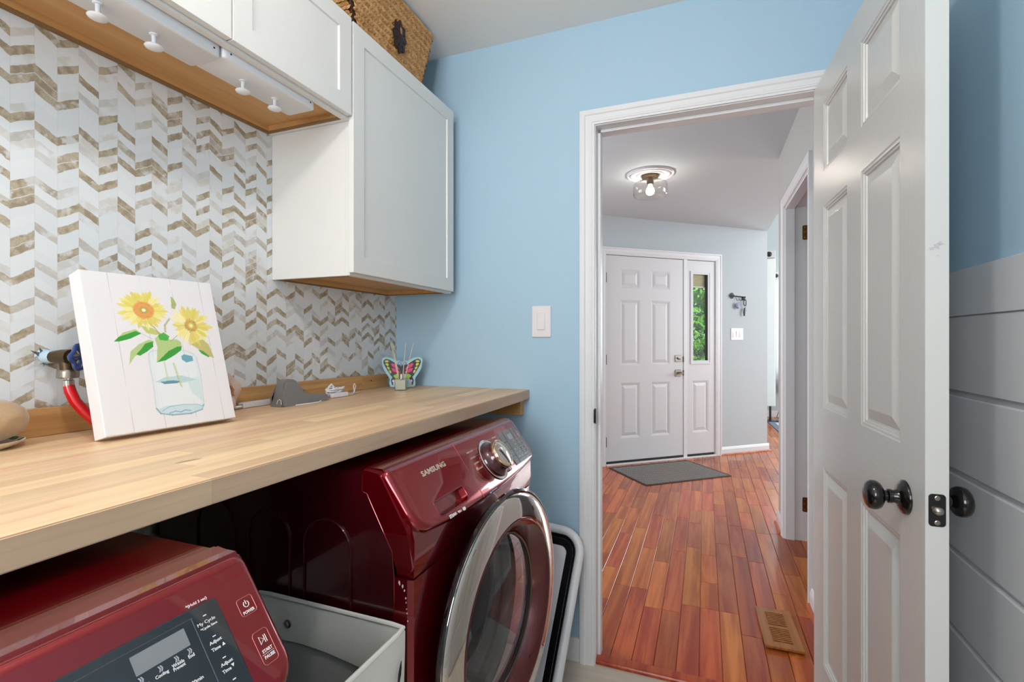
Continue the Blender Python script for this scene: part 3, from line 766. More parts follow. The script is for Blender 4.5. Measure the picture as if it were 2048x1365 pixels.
cabinet('wall_cabinet', 'short white two-door wall cabinet with white peg rails under its bottom', 0.388, 1.177, 1.878, 2.174, [(0.777, 1.163, 1.884, 2.167), (0.392, 0.7735, 1.884, 2.167)])
# peg rails below the short cabinet
def peg_rail(label, y0, y1, zb, dx, pegs):
    t = thing('peg_rail', label, 'peg rail', (-1.045, (y0+y1)/2, zb), group=None)
    F = frame_m((0, 0, 0), (1, 0, 0), (0, -1, 0), (0, 0, -1))
    bm = Sl(-1.088+dx, -0.9925+dx, -y1, -y0, 0.010, [(0, -1.8965), (0, -zb-0.003), (0.001, -zb-0.001), (0.003, -zb)], mtx=F)
    obj('housing', bm, M['plast'], t, smooth=True)
    for y in (y0+0.018, y1-0.018):
        bm = bmesh.new(); lathe(bm, [(0.0022, 0), (0.0022, 0.0004), (0, 0.0005)], 8, frame_m((-0.9925+dx, y, zb+0.014), (0, 1, 0), (0, 0, 1), (1, 0, 0)))
        obj('screw', bm, M['dark'], t)
    for y in pegs:
        bm = bmesh.new(); lathe(bm, [(0, 0), (0.0085, 0), (0.008, -0.0022), (0.0042, -0.003), (0.004, -0.018), (0.006, -0.020), (0.0155, -0.0235), (0.0168, -0.0255), (0.015, -0.028), (0.008, -0.0303), (0, -0.031)], 24, Matrix.Translation((-1.043+dx, y, zb)))
        obj('peg', bm, M['plast'], t, smooth=True)
    return t
peg_rail('white plastic rail with pegs under the cabinet, the one ending by the tall cabinet', 0.786, 1.062, 1.861, 0.0, (0.877, 0.972))
peg_rail('white plastic rail with pegs under the cabinet, deeper one nearer the camera', 0.44, 0.784, 1.856, -0.004, (0.572, 0.672))

# ------------------------------------------------------------------ woven basket
def weave_basket():
    t = thing('woven_basket', 'brown braided seagrass basket with a dark medallion on top of the tall cabinet', 'basket', (-1.12, 1.42, 2.171))
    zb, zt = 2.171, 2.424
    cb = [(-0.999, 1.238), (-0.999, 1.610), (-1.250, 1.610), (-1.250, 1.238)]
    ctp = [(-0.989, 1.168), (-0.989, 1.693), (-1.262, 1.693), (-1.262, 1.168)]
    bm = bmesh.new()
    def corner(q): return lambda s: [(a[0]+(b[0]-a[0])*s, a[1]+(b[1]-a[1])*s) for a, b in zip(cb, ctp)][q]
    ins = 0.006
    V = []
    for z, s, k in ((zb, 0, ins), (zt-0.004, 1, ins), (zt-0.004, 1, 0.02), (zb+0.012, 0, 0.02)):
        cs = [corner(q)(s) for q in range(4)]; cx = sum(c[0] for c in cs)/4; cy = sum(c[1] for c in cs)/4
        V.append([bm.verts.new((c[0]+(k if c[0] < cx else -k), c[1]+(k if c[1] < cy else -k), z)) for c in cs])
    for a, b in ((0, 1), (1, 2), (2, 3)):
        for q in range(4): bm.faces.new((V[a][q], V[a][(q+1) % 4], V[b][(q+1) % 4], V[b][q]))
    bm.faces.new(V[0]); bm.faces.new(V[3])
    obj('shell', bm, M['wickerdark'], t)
    bm = bmesh.new(); rows = 11
    R2 = random.Random(3)
    def strand(c, d, nrm, L, W, H):
        d = d.normalized(); s = nrm.cross(d).normalized()
        vs = [bm.verts.new(c-d*L), bm.verts.new(c+d*L)]
        mid = [bm.verts.new(c + d*L*off + s*W*a + nrm*H*b) for off in (-0.35, 0.35) for a, b in ((1, 0), (0, 1), (-1, 0))]
        a = mid[:3]; b = mid[3:]
        for k in range(2):
            bm.faces.new((a[k], a[k+1], b[k+1], b[k]))
            bm.faces.new((vs[0], a[k], a[k+1])); bm.faces.new((vs[1], b[k+1], b[k]))
    for q in range(4):
        if q == 2: continue
        for r in range(rows):
            for sub in (0, 1):
                s = (r + (0.27 if sub == 0 else 0.75))/rows
                p0 = Vector((*corner(q)(s), zb+(zt-zb)*s)); p1 = Vector((*corner((q+1) % 4)(s), zb+(zt-zb)*s))
                e = p1-p0; n = max(3, int(e.length/0.0135)); ed = e.normalized()
                up = Vector((0, 0, 1)); nrm = ed.cross(up); cen = Vector((-1.125, 1.425, p0.z))
                if nrm.dot(p0+e/2-cen) < 0: nrm = -nrm
                for i in range(n+1):
                    c = p0 + e*((i+(0.5 if sub else 0.0))/n)
                    if (c-p0).dot(ed) < 0.009 or (c-p1).dot(ed) > -0.009: continue
                    tilt = (0.42 if sub == 0 else -0.42) + R2.uniform(-0.1, 0.1)
                    d = ed*math.cos(tilt) + up*math.sin(tilt)
                    strand(c + nrm*(0.001+R2.uniform(-0.0008, 0.0012)), d, nrm, 0.0125*R2.uniform(0.9, 1.12), 0.0060, 0.0052)
    o = obj('braided_strands', bm, M['wicker'], t, smooth=True); o['kind'] = 'stuff'
    # medallion
    F = frame_m((-0.9845, 1.448, 2.282), (0, 1, 0), (0.035, 0, 0.999), (1, 0, -0.035))
    bm = bmesh.new(); vs = []
    N = 48
    prof = [(1.0, 0), (1.0, 0.004), (0.92, 0.006), (0.45, 0.0065), (0.3, 0.009), (0, 0.0095)]
    rings = []
    for f, h in prof:
        rings.append([bm.verts.new(((0.036*f)*(1+0.13*math.cos(8*a)*(1 if f > 0.8 else 0))*math.cos(a), 0.052*f*(1+0.13*math.cos(8*a)*(1 if f > 0.8 else 0))*math.sin(a), h)) for a in [2*PI*k/N for k in range(N)]] if f else [bm.verts.new((0, 0, h))])
    for a, b in zip(rings[:-1], rings[1:]):
        for k in range(N):
            if len(b) == 1: bm.faces.new((a[k], a[(k+1) % N], b[0]))
            else: bm.faces.new((a[k], a[(k+1) % N], b[(k+1) % N], b[k]))
    bm.faces.new(rings[0]); bm.transform(F)
    md = obj('medallion', bm, M['bronze'], t, smooth=True)
    for k in range(8):
        a = 2*PI*(k+0.5)/8
        bm = bmesh.new(); lathe(bm, [(0.0042, 0), (0.0042, 0.0005), (0, 0.0005)], 8, F @ Matrix.Translation((0.023*math.cos(a), 0.034*math.sin(a), 0.0062)) @ Matrix.Rotation(a, 4, 'Z'), sx=1.6, sy=0.8)
        obj('petal_hole', bm, M['dark'], md)
    for s in (-1, 1):
        bm = bmesh.new(); tube(bm, [(0.003*s, 0.008, 0.0095), (0.003*s, 0.030, 0.0075)], 0.0011, 6); bm.transform(F)
        obj('tie', bm, M['wicker'], md)
weave_basket()

# ------------------------------------------------------------------ painted flower canvas (vertex-painted print)
def paint_flowers(NX, NY):
    uu, vv = np.meshgrid((np.arange(NX)+0.0)/(NX-1), (np.arange(NY)+0.0)/(NY-1))
    img = np.zeros((NY, NX, 3)); img[:] = (0.885, 0.870, 0.875)
    R3 = np.random.RandomState(5)
    asp = 0.34/0.27
    def inside(poly, u=uu, v=vv):
        m = np.zeros(u.shape, bool); n = len(poly)
        for i in range(n):
            x0, y0 = poly[i]; x1, y1 = poly[(i+1) % n]
            if y0 == y1: continue
            c = ((y0 > v) != (y1 > v)) & (u < (x1-x0)*(v-y0)/(y1-y0)+x0); m ^= c
        return m
    def fill(poly, col, a=1.0):
        m = inside(poly); img[m] = img[m]*(1-a) + np.array(col)*a
    def stroke(pts, wd, col, a=1.0):
        for (x0, y0), (x1, y1) in zip(pts[:-1], pts[1:]):
            dx, dy = x1-x0, (y1-y0)*asp; L2 = dx*dx+dy*dy+1e-9
            t = np.clip(((uu-x0)*dx+(vv-y0)*asp*dy)/L2, 0, 1)
            d = np.hypot(uu-x0-t*dx, (vv-y0)*asp-t*dy)
            m = np.clip(1.2-d/wd, 0, 1)[..., None]*a; img[:] = img*(1-m)+np.array(col)*m
    # plank lines of the printed boards
    for pts in ([(0.175, 0), (0.182, 1)], [(0.403, 0), (0.409, 1)], [(0.640, 0), (0.660, 1)], [(0.888, 0), (0.896, 1)]):
        stroke(pts, 0.0016, (0.66, 0.63, 0.62), 0.75)
    c8 = lambda s: tuple(int(s[i:i+2], 16)/255 for i in (0, 2, 4))
    # jar
    jar = [(0.374, 0.521), (0.39, 0.506), (0.443, 0.499), (0.655, 0.503), (0.728, 0.529), (0.751, 0.563), (0.757, 0.679), (0.740, 0.882), (0.721, 0.913), (0.618, 0.933), (0.471, 0.927), (0.387, 0.91), (0.36, 0.873), (0.37, 0.695), (0.366, 0.582)]
    fill(jar, c8('cfe0e0'), 0.38)
    fill([(p[0]*0.86+0.56*0.14, p[1]*0.9+0.72*0.1) for p in jar], c8('e2e6e6'), 0.5)
    stroke(jar+[jar[0]], 0.006, c8('a9c6cc'), 0.55)
    stroke([(0.362, 0.875), (0.387, 0.908), (0.471, 0.927), (0.618, 0.933), (0.715, 0.915), (0.735, 0.885)], 0.007, c8('5f8ea0'), 0.75)
    fill([(0.384, 0.707), (0.469, 0.678), (0.599, 0.674), (0.718, 0.71), (0.588, 0.725), (0.46, 0.72)], c8('a8c8c8'), 0.75)
    fill([(0.425, 0.708), (0.518, 0.702), (0.585, 0.714), (0.55, 0.724), (0.45, 0.724)], c8('4f8496'), 0.9)
    fill([(0.63, 0.70), (0.74, 0.69), (0.735, 0.86), (0.66, 0.80)], c8('b4d2cf'), 0.4)
    fill([(0.375, 0.882), (0.431, 0.866), (0.557, 0.868), (0.727, 0.889), (0.732, 0.91), (0.639, 0.927), (0.489, 0.925), (0.404, 0.912)], c8('b8d0d6'), 0.7)
    stroke([(0.45, 0.915), (0.5, 0.905), (0.54, 0.915), (0.58, 0.905), (0.62, 0.914)], 0.004, c8('4f8496'), 0.8)
    stroke([(0.40, 0.895), (0.46, 0.872), (0.56, 0.868), (0.68, 0.878), (0.725, 0.892)], 0.0035, c8('78a0b0'), 0.8)
    fill([(0.622, 0.543), (0.648, 0.530), (0.714, 0.545), (0.716, 0.578), (0.657, 0.588), (0.622, 0.567)], c8('5d9aa8'), 0.9)
    stroke([(0.48, 0.578), (0.483, 0.70)], 0.008, c8('b9c79a'), 0.7)
    stroke([(0.553, 0.589), (0.583, 0.749)], 0.009, c8('c0c690'), 0.75); stroke([(0.545, 0.589), (0.575, 0.745)], 0.002, c8('7f9356'), 0.7)
    # leaves
    lg, dg, mg = c8('a9c17a'), c8('2f8f2e'), c8('6fae4d')
    fill([(0.625, 0.123), (0.645, 0.140), (0.662, 0.179), (0.64, 0.214), (0.613, 0.207)], c8('9dab62'), 0.9)
    for p in ([(0.148, 0.44), (0.215, 0.384), (0.307, 0.360), (0.349, 0.387), (0.264, 0.421), (0.183, 0.436)],
              [(0.222, 0.589), (0.248, 0.503), (0.314, 0.459), (0.387, 0.429), (0.429, 0.437), (0.413, 0.475), (0.346, 0.513), (0.276, 0.533)],
              [(0.423, 0.58), (0.448, 0.476), (0.438, 0.421), (0.493, 0.385), (0.557, 0.429), (0.610, 0.425), (0.642, 0.445), (0.638, 0.494), (0.572, 0.533), (0.493, 0.563)]): fill(p, lg, 0.95)
    for p in ([(0.148, 0.44), (0.18, 0.412), (0.307, 0.372), (0.346, 0.389), (0.256, 0.424), (0.183, 0.441)],
              [(0.283, 0.523), (0.33, 0.485), (0.36, 0.455), (0.419, 0.440), (0.418, 0.475), (0.364, 0.508), (0.309, 0.533)],
              [(0.423, 0.58), (0.53, 0.505), (0.60, 0.478), (0.642, 0.474), (0.631, 0.502), (0.572, 0.535), (0.492, 0.569)]): fill(p, dg, 0.95)
    fill([(0.468, 0.397), (0.516, 0.379), (0.556, 0.405), (0.535, 0.437), (0.475, 0.431)], c8('3fa03a'), 0.9)
    fill([(0.723, 0.462), (0.780, 0.440), (0.834, 0.425), (0.879, 0.464), (0.907, 0.563), (0.859, 0.549), (0.795, 0.505)], c8('b8b06a'), 0.9)
    fill([(0.775, 0.499), (0.82, 0.51), (0.868, 0.549), (0.858, 0.557), (0.801, 0.530)], c8('2f8f2e'), 0.95)
    fill([(0.35, 0.335), (0.434, 0.350), (0.50, 0.387), (0.455, 0.397), (0.385, 0.385)], c8('b9bd62'), 0.9)
    stroke([(0.40, 0.30), (0.45, 0.345), (0.48, 0.39)], 0.005, c8('8a8a56'), 0.8); stroke([(0.58, 0.285), (0.535, 0.33), (0.53, 0.375)], 0.009, c8('a3a870'), 0.9)
    stroke([(0.62, 0.40), (0.56, 0.44)], 0.003, c8('8c7f5c'), 0.8); stroke([(0.35, 0.39), (0.42, 0.425)], 0.002, c8('9a9a80'), 0.8)
    # flowers
    def flower(cx, cy, rx, ry, ri, petals, cols, seed, ring, core, dots):
        r = np.random.RandomState(seed)
        for layer in (0, 1):
            for k in range(petals):
                a = 2*PI*(k+0.5*layer)/petals + r.uniform(-0.07, 0.07); q = r.uniform(0.82, 1.05)*(1.0 if layer == 0 else 0.9)
                ex, ey = cx+rx*q*math.cos(a), cy+ry*q*math.sin(a); w_ = r.uniform(0.13, 0.19)
                poly = [(cx+rx*ri*math.cos(a-w_*0.9), cy+ry*ri*math.sin(a-w_*0.9)), (cx+rx*0.62*math.cos(a-w_), cy+ry*0.62*math.sin(a-w_)), (cx+rx*q*0.88*math.cos(a-w_*0.5), cy+ry*q*0.88*math.sin(a-w_*0.5)), (ex, ey),
                        (cx+rx*q*0.88*math.cos(a+w_*0.5), cy+ry*q*0.88*math.sin(a+w_*0.5)), (cx+rx*0.62*math.cos(a+w_), cy+ry*0.62*math.sin(a+w_)), (cx+rx*ri*math.cos(a+w_*0.9), cy+ry*ri*math.sin(a+w_*0.9))]
                c = cols[r.randint(len(cols))]; fill(poly, c8(c), 0.74)
                stroke([(cx+rx*ri*math.cos(a), cy+ry*ri*math.sin(a)), (cx+rx*q*0.8*math.cos(a), cy+ry*q*0.8*math.sin(a))], 0.0018, c8('b9ab2e'), 0.35)
        d = np.hypot((uu-cx)/rx, (vv-cy)/ry)
        m = np.clip((ri*1.12-d)/0.06, 0, 1)[..., None]; img[:] = img*(1-m)+np.array(c8(ring))*m
        for k in range(46):
            a = r.uniform(0, 2*PI); q = ri*r.uniform(0.7, 1.2); stroke([(cx+rx*q*math.cos(a), cy+ry*q*math.sin(a))]*2, 0.004, c8(dots[k % len(dots)]), 0.8)
        m = np.clip((ri*0.5-d)/0.04, 0, 1)[..., None]; img[:] = img*(1-m)+np.array(c8(core))*m
        m = np.clip((ri*0.24-d)/0.03, 0, 1)[..., None]; img[:] = img*(1-m)+np.array(c8('eceadb'))*m
    flower(0.393, 0.232, 0.196, 0.144, 0.38, 17, ['e0ce58', 'e6d76c', 'd8c448', 'ebe08c', 'dccb5c'], 3, 'dc9a56', 'b7a04a', ['d9822e', 'c9741f', 'e0a050'])
    flower(0.752, 0.328, 0.190, 0.158, 0.27, 14, ['e3d062', 'ecdd80', 'd9c64a', 'e0c860', 'f0e6a0'], 8, 'c9a254', 'd6cf6e', ['a2603c', '8f4a34', 'b5743c'])
    fill([(0.74, 0.46), (0.78, 0.45), (0.84, 0.43), (0.879, 0.464), (0.907, 0.563), (0.859, 0.549), (0.795, 0.50)], c8('bfae62'), 0.35)
    img += (R3.rand(NY, NX, 1)-0.5)*0.012
    return np.clip(img, 0, 1)
def canvas():
    ya, ti, W, H, T = 0.051, 0.279, 0.270, 0.340, 0.038
    e = Vector((math.sin(ya), math.cos(ya), 0)); f0 = Vector((math.cos(ya), -math.sin(ya), 0)); z = Vector((0, 0, 1))
    up = z*math.cos(ti) - f0*math.sin(ti); f = f0*math.cos(ti) + z*math.sin(ti)
    o0 = Vector((-1.099, 0.595, 1.0355))
    F = frame_m(o0, e, up, f)
    t = thing('canvas_print', 'square white canvas print of two yellow flowers in a glass jar, leaning on the counter', 'canvas', tuple(o0))
    bm = Sl(0, W, 0, H, 0.0015, [(0.0012, 0.0), (0, 0.001), (0, T-0.0015), (0.0008, T-0.0004), (0.0015, T)], mtx=F)
    cv = mat('canvas_white', (226, 223, 224), 0.8, bump=(900, 0.0003)); obj('stretched_canvas', bm, cv, t)
    NX, NY = 270, 340
    img = paint_flowers(NX, NY)
    us = np.linspace(0.0015, W-0.0015, NX); vs = np.linspace(H-0.0015, 0.0015, NY)
    U, Vv = np.meshgrid(us, vs)
    Mx = np.array(F); P = np.stack([U, Vv, np.full_like(U, T+0.00025), np.ones_like(U)], -1) @ Mx.T
    P = P[..., :3].reshape(-1, 3) - np.array(o0)
    idx = np.arange(NX*NY).reshape(NY, NX)
    faces = np.stack([idx[1:, :-1], idx[1:, 1:], idx[:-1, 1:], idx[:-1, :-1]], -1).reshape(-1, 4)
    me = bpy.data.meshes.new('flower_print')
    me.vertices.add(len(P)); me.vertices.foreach_set('co', P.ravel())
    me.loops.add(faces.size); me.loops.foreach_set('vertex_index', faces.ravel())
    me.polygons.add(len(faces)); me.polygons.foreach_set('loop_start', np.arange(len(faces))*4)
    me.update(); me.validate()
    ca = me.color_attributes.new('print', 'FLOAT_COLOR', 'POINT')
    li = np.where(img <= 0.04045, img/12.92, ((img+0.055)/1.055)**2.4).reshape(-1, 3)
    ca.data.foreach_set('color', np.concatenate([li, np.ones((len(li), 1))], 1).astype('f').ravel())
    m = mat('flower_print', (255, 255, 255), 0.75, bump=(900, 0.0002)); nt = m.node_tree
    a = nt.nodes.new('ShaderNodeAttribute'); a.attribute_name = 'print'; nt.links.new(a.outputs['Color'], nt.nodes['Principled BSDF'].inputs['Base Color'])
    me.materials.append(m)
    o = bpy.data.objects.new('flower_print', me); COL.objects.link(o); o.parent = t
canvas()

# ------------------------------------------------------------------ small things on the counter
ZT = CT1
def gourd():
    bm = bmesh.new(); bmesh.ops.create_icosphere(bm, subdivisions=4, radius=1)
    for v in bm.verts:
        n = noise.noise(v.co*2.2)*0.06 + noise.noise(v.co*14)*0.012
        v.co = v.co*(1+n); v.co = Vector((v.co.x*0.048, v.co.y*0.062, v.co.z*0.040)) + Vector((-1.198, 0.476, ZT+0.050))
    o = obj('felt_ball', bm, mat('tan_felt', (176, 146, 108), 0.9, bump=(240, 0.0008), sheen=0.4), smooth=True)
    tag(o, 'tan rounded soft lump lying on the small dish at the counter edge', 'ornament')
    t = thing('small_dish', 'small white dish with a green leaf rim under the tan lump', 'dish', (-1.198, 0.478, ZT))
    bm = bmesh.new(); lathe(bm, [(0, 0.001), (0.034, 0.001), (0.044, 0.006), (0.056, 0.0135), (0.057, 0.015), (0.054, 0.015), (0.042, 0.0085), (0.032, 0.004), (0, 0.004)], 40, Matrix.Translation((-1.198, 0.474, ZT)))
    obj('dish', bm, mat('dish_white', (214, 206, 196), 0.35), t, smooth=True)
    gm = mat('leaf_green', (44, 112, 70), 0.4)
    for k in range(12):
        a = 2*PI*k/12 + 0.2
        bm = bmesh.new(); lathe(bm, [(0, 0), (0.009, 0), (0.009, 0.001), (0, 0.001)], 10, Matrix.Translation((-1.198+0.050*math.cos(a), 0.474+0.050*math.sin(a), ZT+0.0122)) @ Matrix.Rotation(a, 4, 'Z') @ Matrix.Rotation(-0.45, 4, 'Y'), sx=0.55, sy=1.3)
        obj('painted_leaf', bm, gm, t)
gourd()
def valve():
    t = thing('water_valve', 'brass water valve with a blue wheel handle on the patterned wall, beside the canvas', 'valve', (-1.276, 0.610, 1.197))
    brs = mat('old_brass', (92, 76, 54), 0.4, 0.8)
    bm = bmesh.new(); lathe(bm, [(0.0165, 0), (0.0155, 0.003), (0.0140, 0.010), (0.0130, 0.020), (0.0115, 0.026), (0, 0.026)], 20, frame_m((-1.2765, 0.600, 1.197), (0, 1, 0), (0, 0, 1), (1, 0.25, 0)))
    obj('escutcheon', bm, mat('pale_blue_gasket', (176, 198, 212), 0.5), t, smooth=True)
    # curled wallpaper tatters round the pipe
    for k, (a, l) in enumerate(((2.7, 0.034), (3.3, 0.04), (2.2, 0.026), (3.9, 0.030), (4.4, 0.022))):
        bm = bmesh.new(); c = Vector((-1.2745, 0.600, 1.197)); d = Vector((0.25, math.cos(a), math.sin(a))).normalized(); s = Vector((0.2, -math.sin(a), math.cos(a)))
        A = [bm.verts.new(c+s*0.007), bm.verts.new(c-s*0.007), bm.verts.new(c+d*l*0.7-s*0.002+Vector((0.004, 0, 0))), bm.verts.new(c+d*l+Vector((0.006, 0, 0)))]
        bm.faces.new((A[0], A[1], A[2])); bm.faces.new((A[0], A[2], A[3]))
        bmesh.ops.solidify(bm, geom=bm.faces[:], thickness=0.0006)
        obj('torn_paper', bm, M['canvasfab'] if k % 2 else mat('torn_grey', (128, 138, 150), 0.7), t)
    bm = bmesh.new(); tube(bm, [(-1.255, 0.604, 1.197), (-1.236, 0.610, 1.197), (-1.214, 0.615, 1.197)], 0.013, 12, rads=[0.012, 0.015, 0.0155]); obj('valve_body', bm, brs, t, smooth=True)
    bm = bmesh.new(); tube(bm, [(-1.226, 0.613, 1.198), (-1.225, 0.613, 1.185), (-1.224, 0.614, 1.168)], 0.0125, 12, rads=[0.014, 0.0125, 0.012]); obj('outlet', bm, brs, t, smooth=True)
    bm = bmesh.new(); tube(bm, [(-1.216, 0.615, 1.197), (-1.190, 0.622, 1.197)], 0.006, 8, rads=[0.010, 0.005]); obj('stem', bm, brs, t, smooth=True)
    bl = mat('blue_enamel', (36, 62, 120), 0.2, 0.1, coat=0.6)
    ax = Vector((1, 0.28, 0)).normalized(); F = frame_m((-1.188, 0.6225, 1.197), Vector((-0.28, 1, 0)), (0, 0, 1), ax)
    bm = bmesh.new(); tube(bm, [F @ Vector((0.0245*(1+0.10*math.cos(6*a))*math.cos(a), 0.0245*(1+0.10*math.cos(6*a))*math.sin(a), 0)) for a in [2*PI*k/48 for k in range(48)]], 0.0042, 8, closed=True)
    wh = obj('wheel_handle', bm, bl, t, smooth=True)
    for k in range(6):
        a = 2*PI*k/6
        bm = bmesh.new(); tube(bm, [F @ Vector((0.004*math.cos(a), 0.004*math.sin(a), 0.002)), F @ Vector((0.025*math.cos(a), 0.025*math.sin(a), 0))], 0.0036, 8)
        obj('spoke', bm, bl, wh, smooth=True)
    h = thing('supply_hose', 'red rubber water hose with steel nut hanging from the brass valve', 'hose', (-1.222, 0.614, 1.06))
    bm = bmesh.new(); lathe(bm, [(0.006, 0), (0.0175, 0), (0.0185, 0.002), (0.0185, 0.014), (0.0165, 0.017), (0.006, 0.017)], 16, Matrix.Translation((-1.223, 0.6145, 1.1535)), closed=True)
    obj('hose_nut', bm, M['steel'], h, smooth=30)
    bm = bmesh.new(); lathe(bm, [(0, 0), (0.0095, 0), (0.0098, 0.012), (0.0075, 0.0135), (0.0075, 0.018), (0, 0.018)], 16, Matrix.Translation((-1.2225, 0.6150, 1.1365)))
    obj('ferrule', bm, M['chrome'], h, smooth=30)
    bm = bmesh.new(); tube(bm, [(-1.2225, 0.615, 1.139), (-1.220, 0.617, 1.125), (-1.214, 0.622, 1.105), (-1.205, 0.632, 1.085), (-1.196, 0.645, 1.065), (-1.190, 0.660, 1.048), (-1.189, 0.668, 1.0455)], 0.0102, 14, rads=[0.0095]+[0.0102]*6)
    obj('hose', bm, mat('red_rubber', (196, 10, 22), 0.25, coat=0.3), h, smooth=True)
valve()
def pink():
    bm = bmesh.new()
    F = frame_m((-1.222, 0.968, ZT+0.0555), (-0.10, 0.995, 0), (-0.12, 0, 0.99), (0.99, 0.1, 0.12))
    N = 40; prof = [(0.0, -0.008), (0.014, -0.007), (0.022, 0.000), (0.030, 0.006), (0.046, 0.005), (0.054, 0.001), (0.055, -0.002), (0.046, -0.001), (0.030, 0.000), (0.022, -0.006), (0.014, -0.013), (0, -0.014)]
    rings = []
    for r, h in prof:
        if r == 0: rings.append([bm.verts.new((0, 0, h))]); continue
        rings.append([bm.verts.new((r*math.cos(a)*(1+0.05*math.sin(3*a)), r*math.sin(a)*(1+0.04*math.cos(2*a)), h + r*0.12*math.sin(5*a+1)*(r/0.055))) for a in [2*PI*k/N for k in range(N)]])
    for A, Bq in zip(rings[:-1], rings[1:]):
        for k in range(N):
            k2 = (k+1) % N
            if len(A) == 1: bm.faces.new((A[0], Bq[k], Bq[k2]))
            elif len(Bq) == 1: bm.faces.new((A[k], A[k2], Bq[0]))
            else: bm.faces.new((A[k], A[k2], Bq[k2], Bq[k]))
    bm.transform(F)
    t = thing('felt_flower', 'pinkish beige wavy felt disc peeking out behind the flower canvas', 'ornament', (-1.222, 0.968, ZT))
    obj('disc', bm, mat('pink_beige_felt', (204, 176, 162), 0.85, sheen=0.3), t, smooth=True)
    bm = bmesh.new(); tube(bm, [F @ Vector(p) for p in ((0.004, 0.018, 0.004), (0.016, 0.014, 0.008), (0.022, 0.002, 0.008), (0.020, -0.010, 0.006), (0.028, -0.014, 0.007))], 0.0022, 6, rads=[0.001, 0.003, 0.004, 0.003, 0.001])
    obj('fold', bm, mat('tan_fold', (160, 116, 78), 0.8), t, smooth=True)
pink()
def channel():
    t = thing('cable_channel', 'white plastic cable channel lying along the splash board behind the dock', 'cable channel', (-1.245, 1.09, ZT))
    obj('cover', B(-1.252, -1.229, 1.035, 1.30, ZT+0.0005, ZT+0.0165, 0.003), M['plast'], t)
    bm = B(-1.254, -1.228, 1.006, 1.0345, ZT+0.0005, ZT+0.012, 0.005); obj('end_cap', bm, M['chrome'], t)
channel()
def dock():
    t = thing('charging_dock', 'dark grey plastic charging dock with an upright tower on the counter', 'dock', (-1.168, 1.19, ZT))
    g = mat('dock_grey', (118, 116, 115), 0.38)
    # side outline in (y, z), sloping foot to the far side
    out = [(1.096, ZT+0.0005), (1.104, 1.060), (1.108, 1.098), (1.116, 1.109), (1.130, 1.1145), (1.148, 1.1135), (1.160, 1.107), (1.170, 1.092), (1.178, 1.074), (1.186, 1.062), (1.200, 1.057), (1.260, 1.0575), (1.286, 1.0555), (1.294, 1.040), (1.292, ZT+0.0005)]
    bm = bmesh.new(); prism(bm, out, -1.196, -1.146, axis='x')
    for v in bm.verts:
        k = (v.co.z-ZT)/0.08
        if v.co.y < 1.18: v.co.x = -1.171 + (v.co.x+1.171)*(1.15-0.42*k)
    es = [e for e in bm.edges if abs(e.verts[0].co.x-e.verts[1].co.x) < 0.02 and (e.verts[0].co.z > ZT+0.001 or e.verts[1].co.z > ZT+0.001)]
    bmesh.ops.bevel(bm, geom=es, offset=0.0065, segments=4, affect='EDGES')
    obj('body', bm, g, t, smooth=45)
    bm = bmesh.new(); tube(bm, [(-1.171, 1.196, 1.052), (-1.171, 1.197, 1.078)], 0.0095, 12); obj('contact_post', bm, g, t, smooth=30)
    F = frame_m((-1.162, 1.0995, ZT+0.008), (1, 0, 0), (0, 0.14, 0.99), (0, -0.99, 0.14))
    bm = bmesh.new(); tube(bm, [F @ Vector(p) for p in ((-0.009, 0.0, 0.001), (-0.006, 0.011, 0.001), (0.0, 0.014, 0.001), (0.006, 0.011, 0.001), (0.009, 0, 0.001))], 0.0010, 6)
    obj('arch_mark', bm, M['ltext'], t)
    for k in range(2):
        bm = bmesh.new(); lathe(bm, [(0.0022, 0), (0.0022, 0.0006), (0, 0.0008)], 8, frame_m((-1.1458, 1.118+0.03*k, ZT+0.006), (0, 1, 0), (0, 0, 1), (1, 0, 0)))
        obj('screw', bm, M['steel'], t)
    c = thing('power_lead', 'coiled thin white power cord in a loose bundle beside the grey dock', 'cord', (-1.185, 1.37, ZT))
    R4 = random.Random(11); pts = []
    for k in range(420):
        k = k*96/420; a = k/96*2*PI*7; q = 0.6+0.4*math.sin(k*0.7)
        pts.append((-1.186+0.020*math.sin(a)*q, 1.362+0.046*math.cos(a)*(0.75+0.25*math.sin(k*0.31)), ZT+0.012+0.014*(1+math.sin(a*0.5+k*0.05))*0.7+0.003*math.sin(k*0.9)))
    bm = bmesh.new(); tube(bm, pts, 0.0026, 6, closed=False); o = obj('cord_coil', bm, M['plast'], c, smooth=True)
    bm = bmesh.new(); tube(bm, [(-1.19, 1.325, ZT+0.020), (-1.19, 1.335, ZT+0.036), (-1.19, 1.348, ZT+0.045), (-1.188, 1.357, ZT+0.036), (-1.187, 1.352, ZT+0.022)], 0.0036, 8); obj('cord_loop', bm, M['plast'], c, smooth=True)
    bm = B(-1.176, -1.164, 1.325, 1.405, ZT+0.0008, ZT+0.016, 0.003); obj('cord_wrap', bm, M['plast'], c)
    bm = bmesh.new(); tube(bm, [(-1.175, 1.403, ZT+0.008), (-1.170, 1.43, ZT+0.004), (-1.178, 1.452, ZT+0.010), (-1.19, 1.462, ZT+0.030), (-1.192, 1.470, ZT+0.038), (-1.192, 1.477, ZT+0.030), (-1.187, 1.464, ZT+0.012), (-1.185, 1.45, ZT+0.0035), (-1.195, 1.475, ZT+0.003), (-1.20, 1.505, ZT+0.003)], 0.0017, 6)
    obj('cord_end', bm, M['plast'], c, smooth=True)
    bm = bmesh.new(); tube(bm, [(-1.140, 1.14, ZT+0.002), (-1.132, 1.19, ZT+0.002), (-1.130, 1.225, ZT+0.002), (-1.136, 1.24, ZT+0.004)], 0.0018, 6); obj('cord_lead', bm, M['plast'], c, smooth=True)
dock()
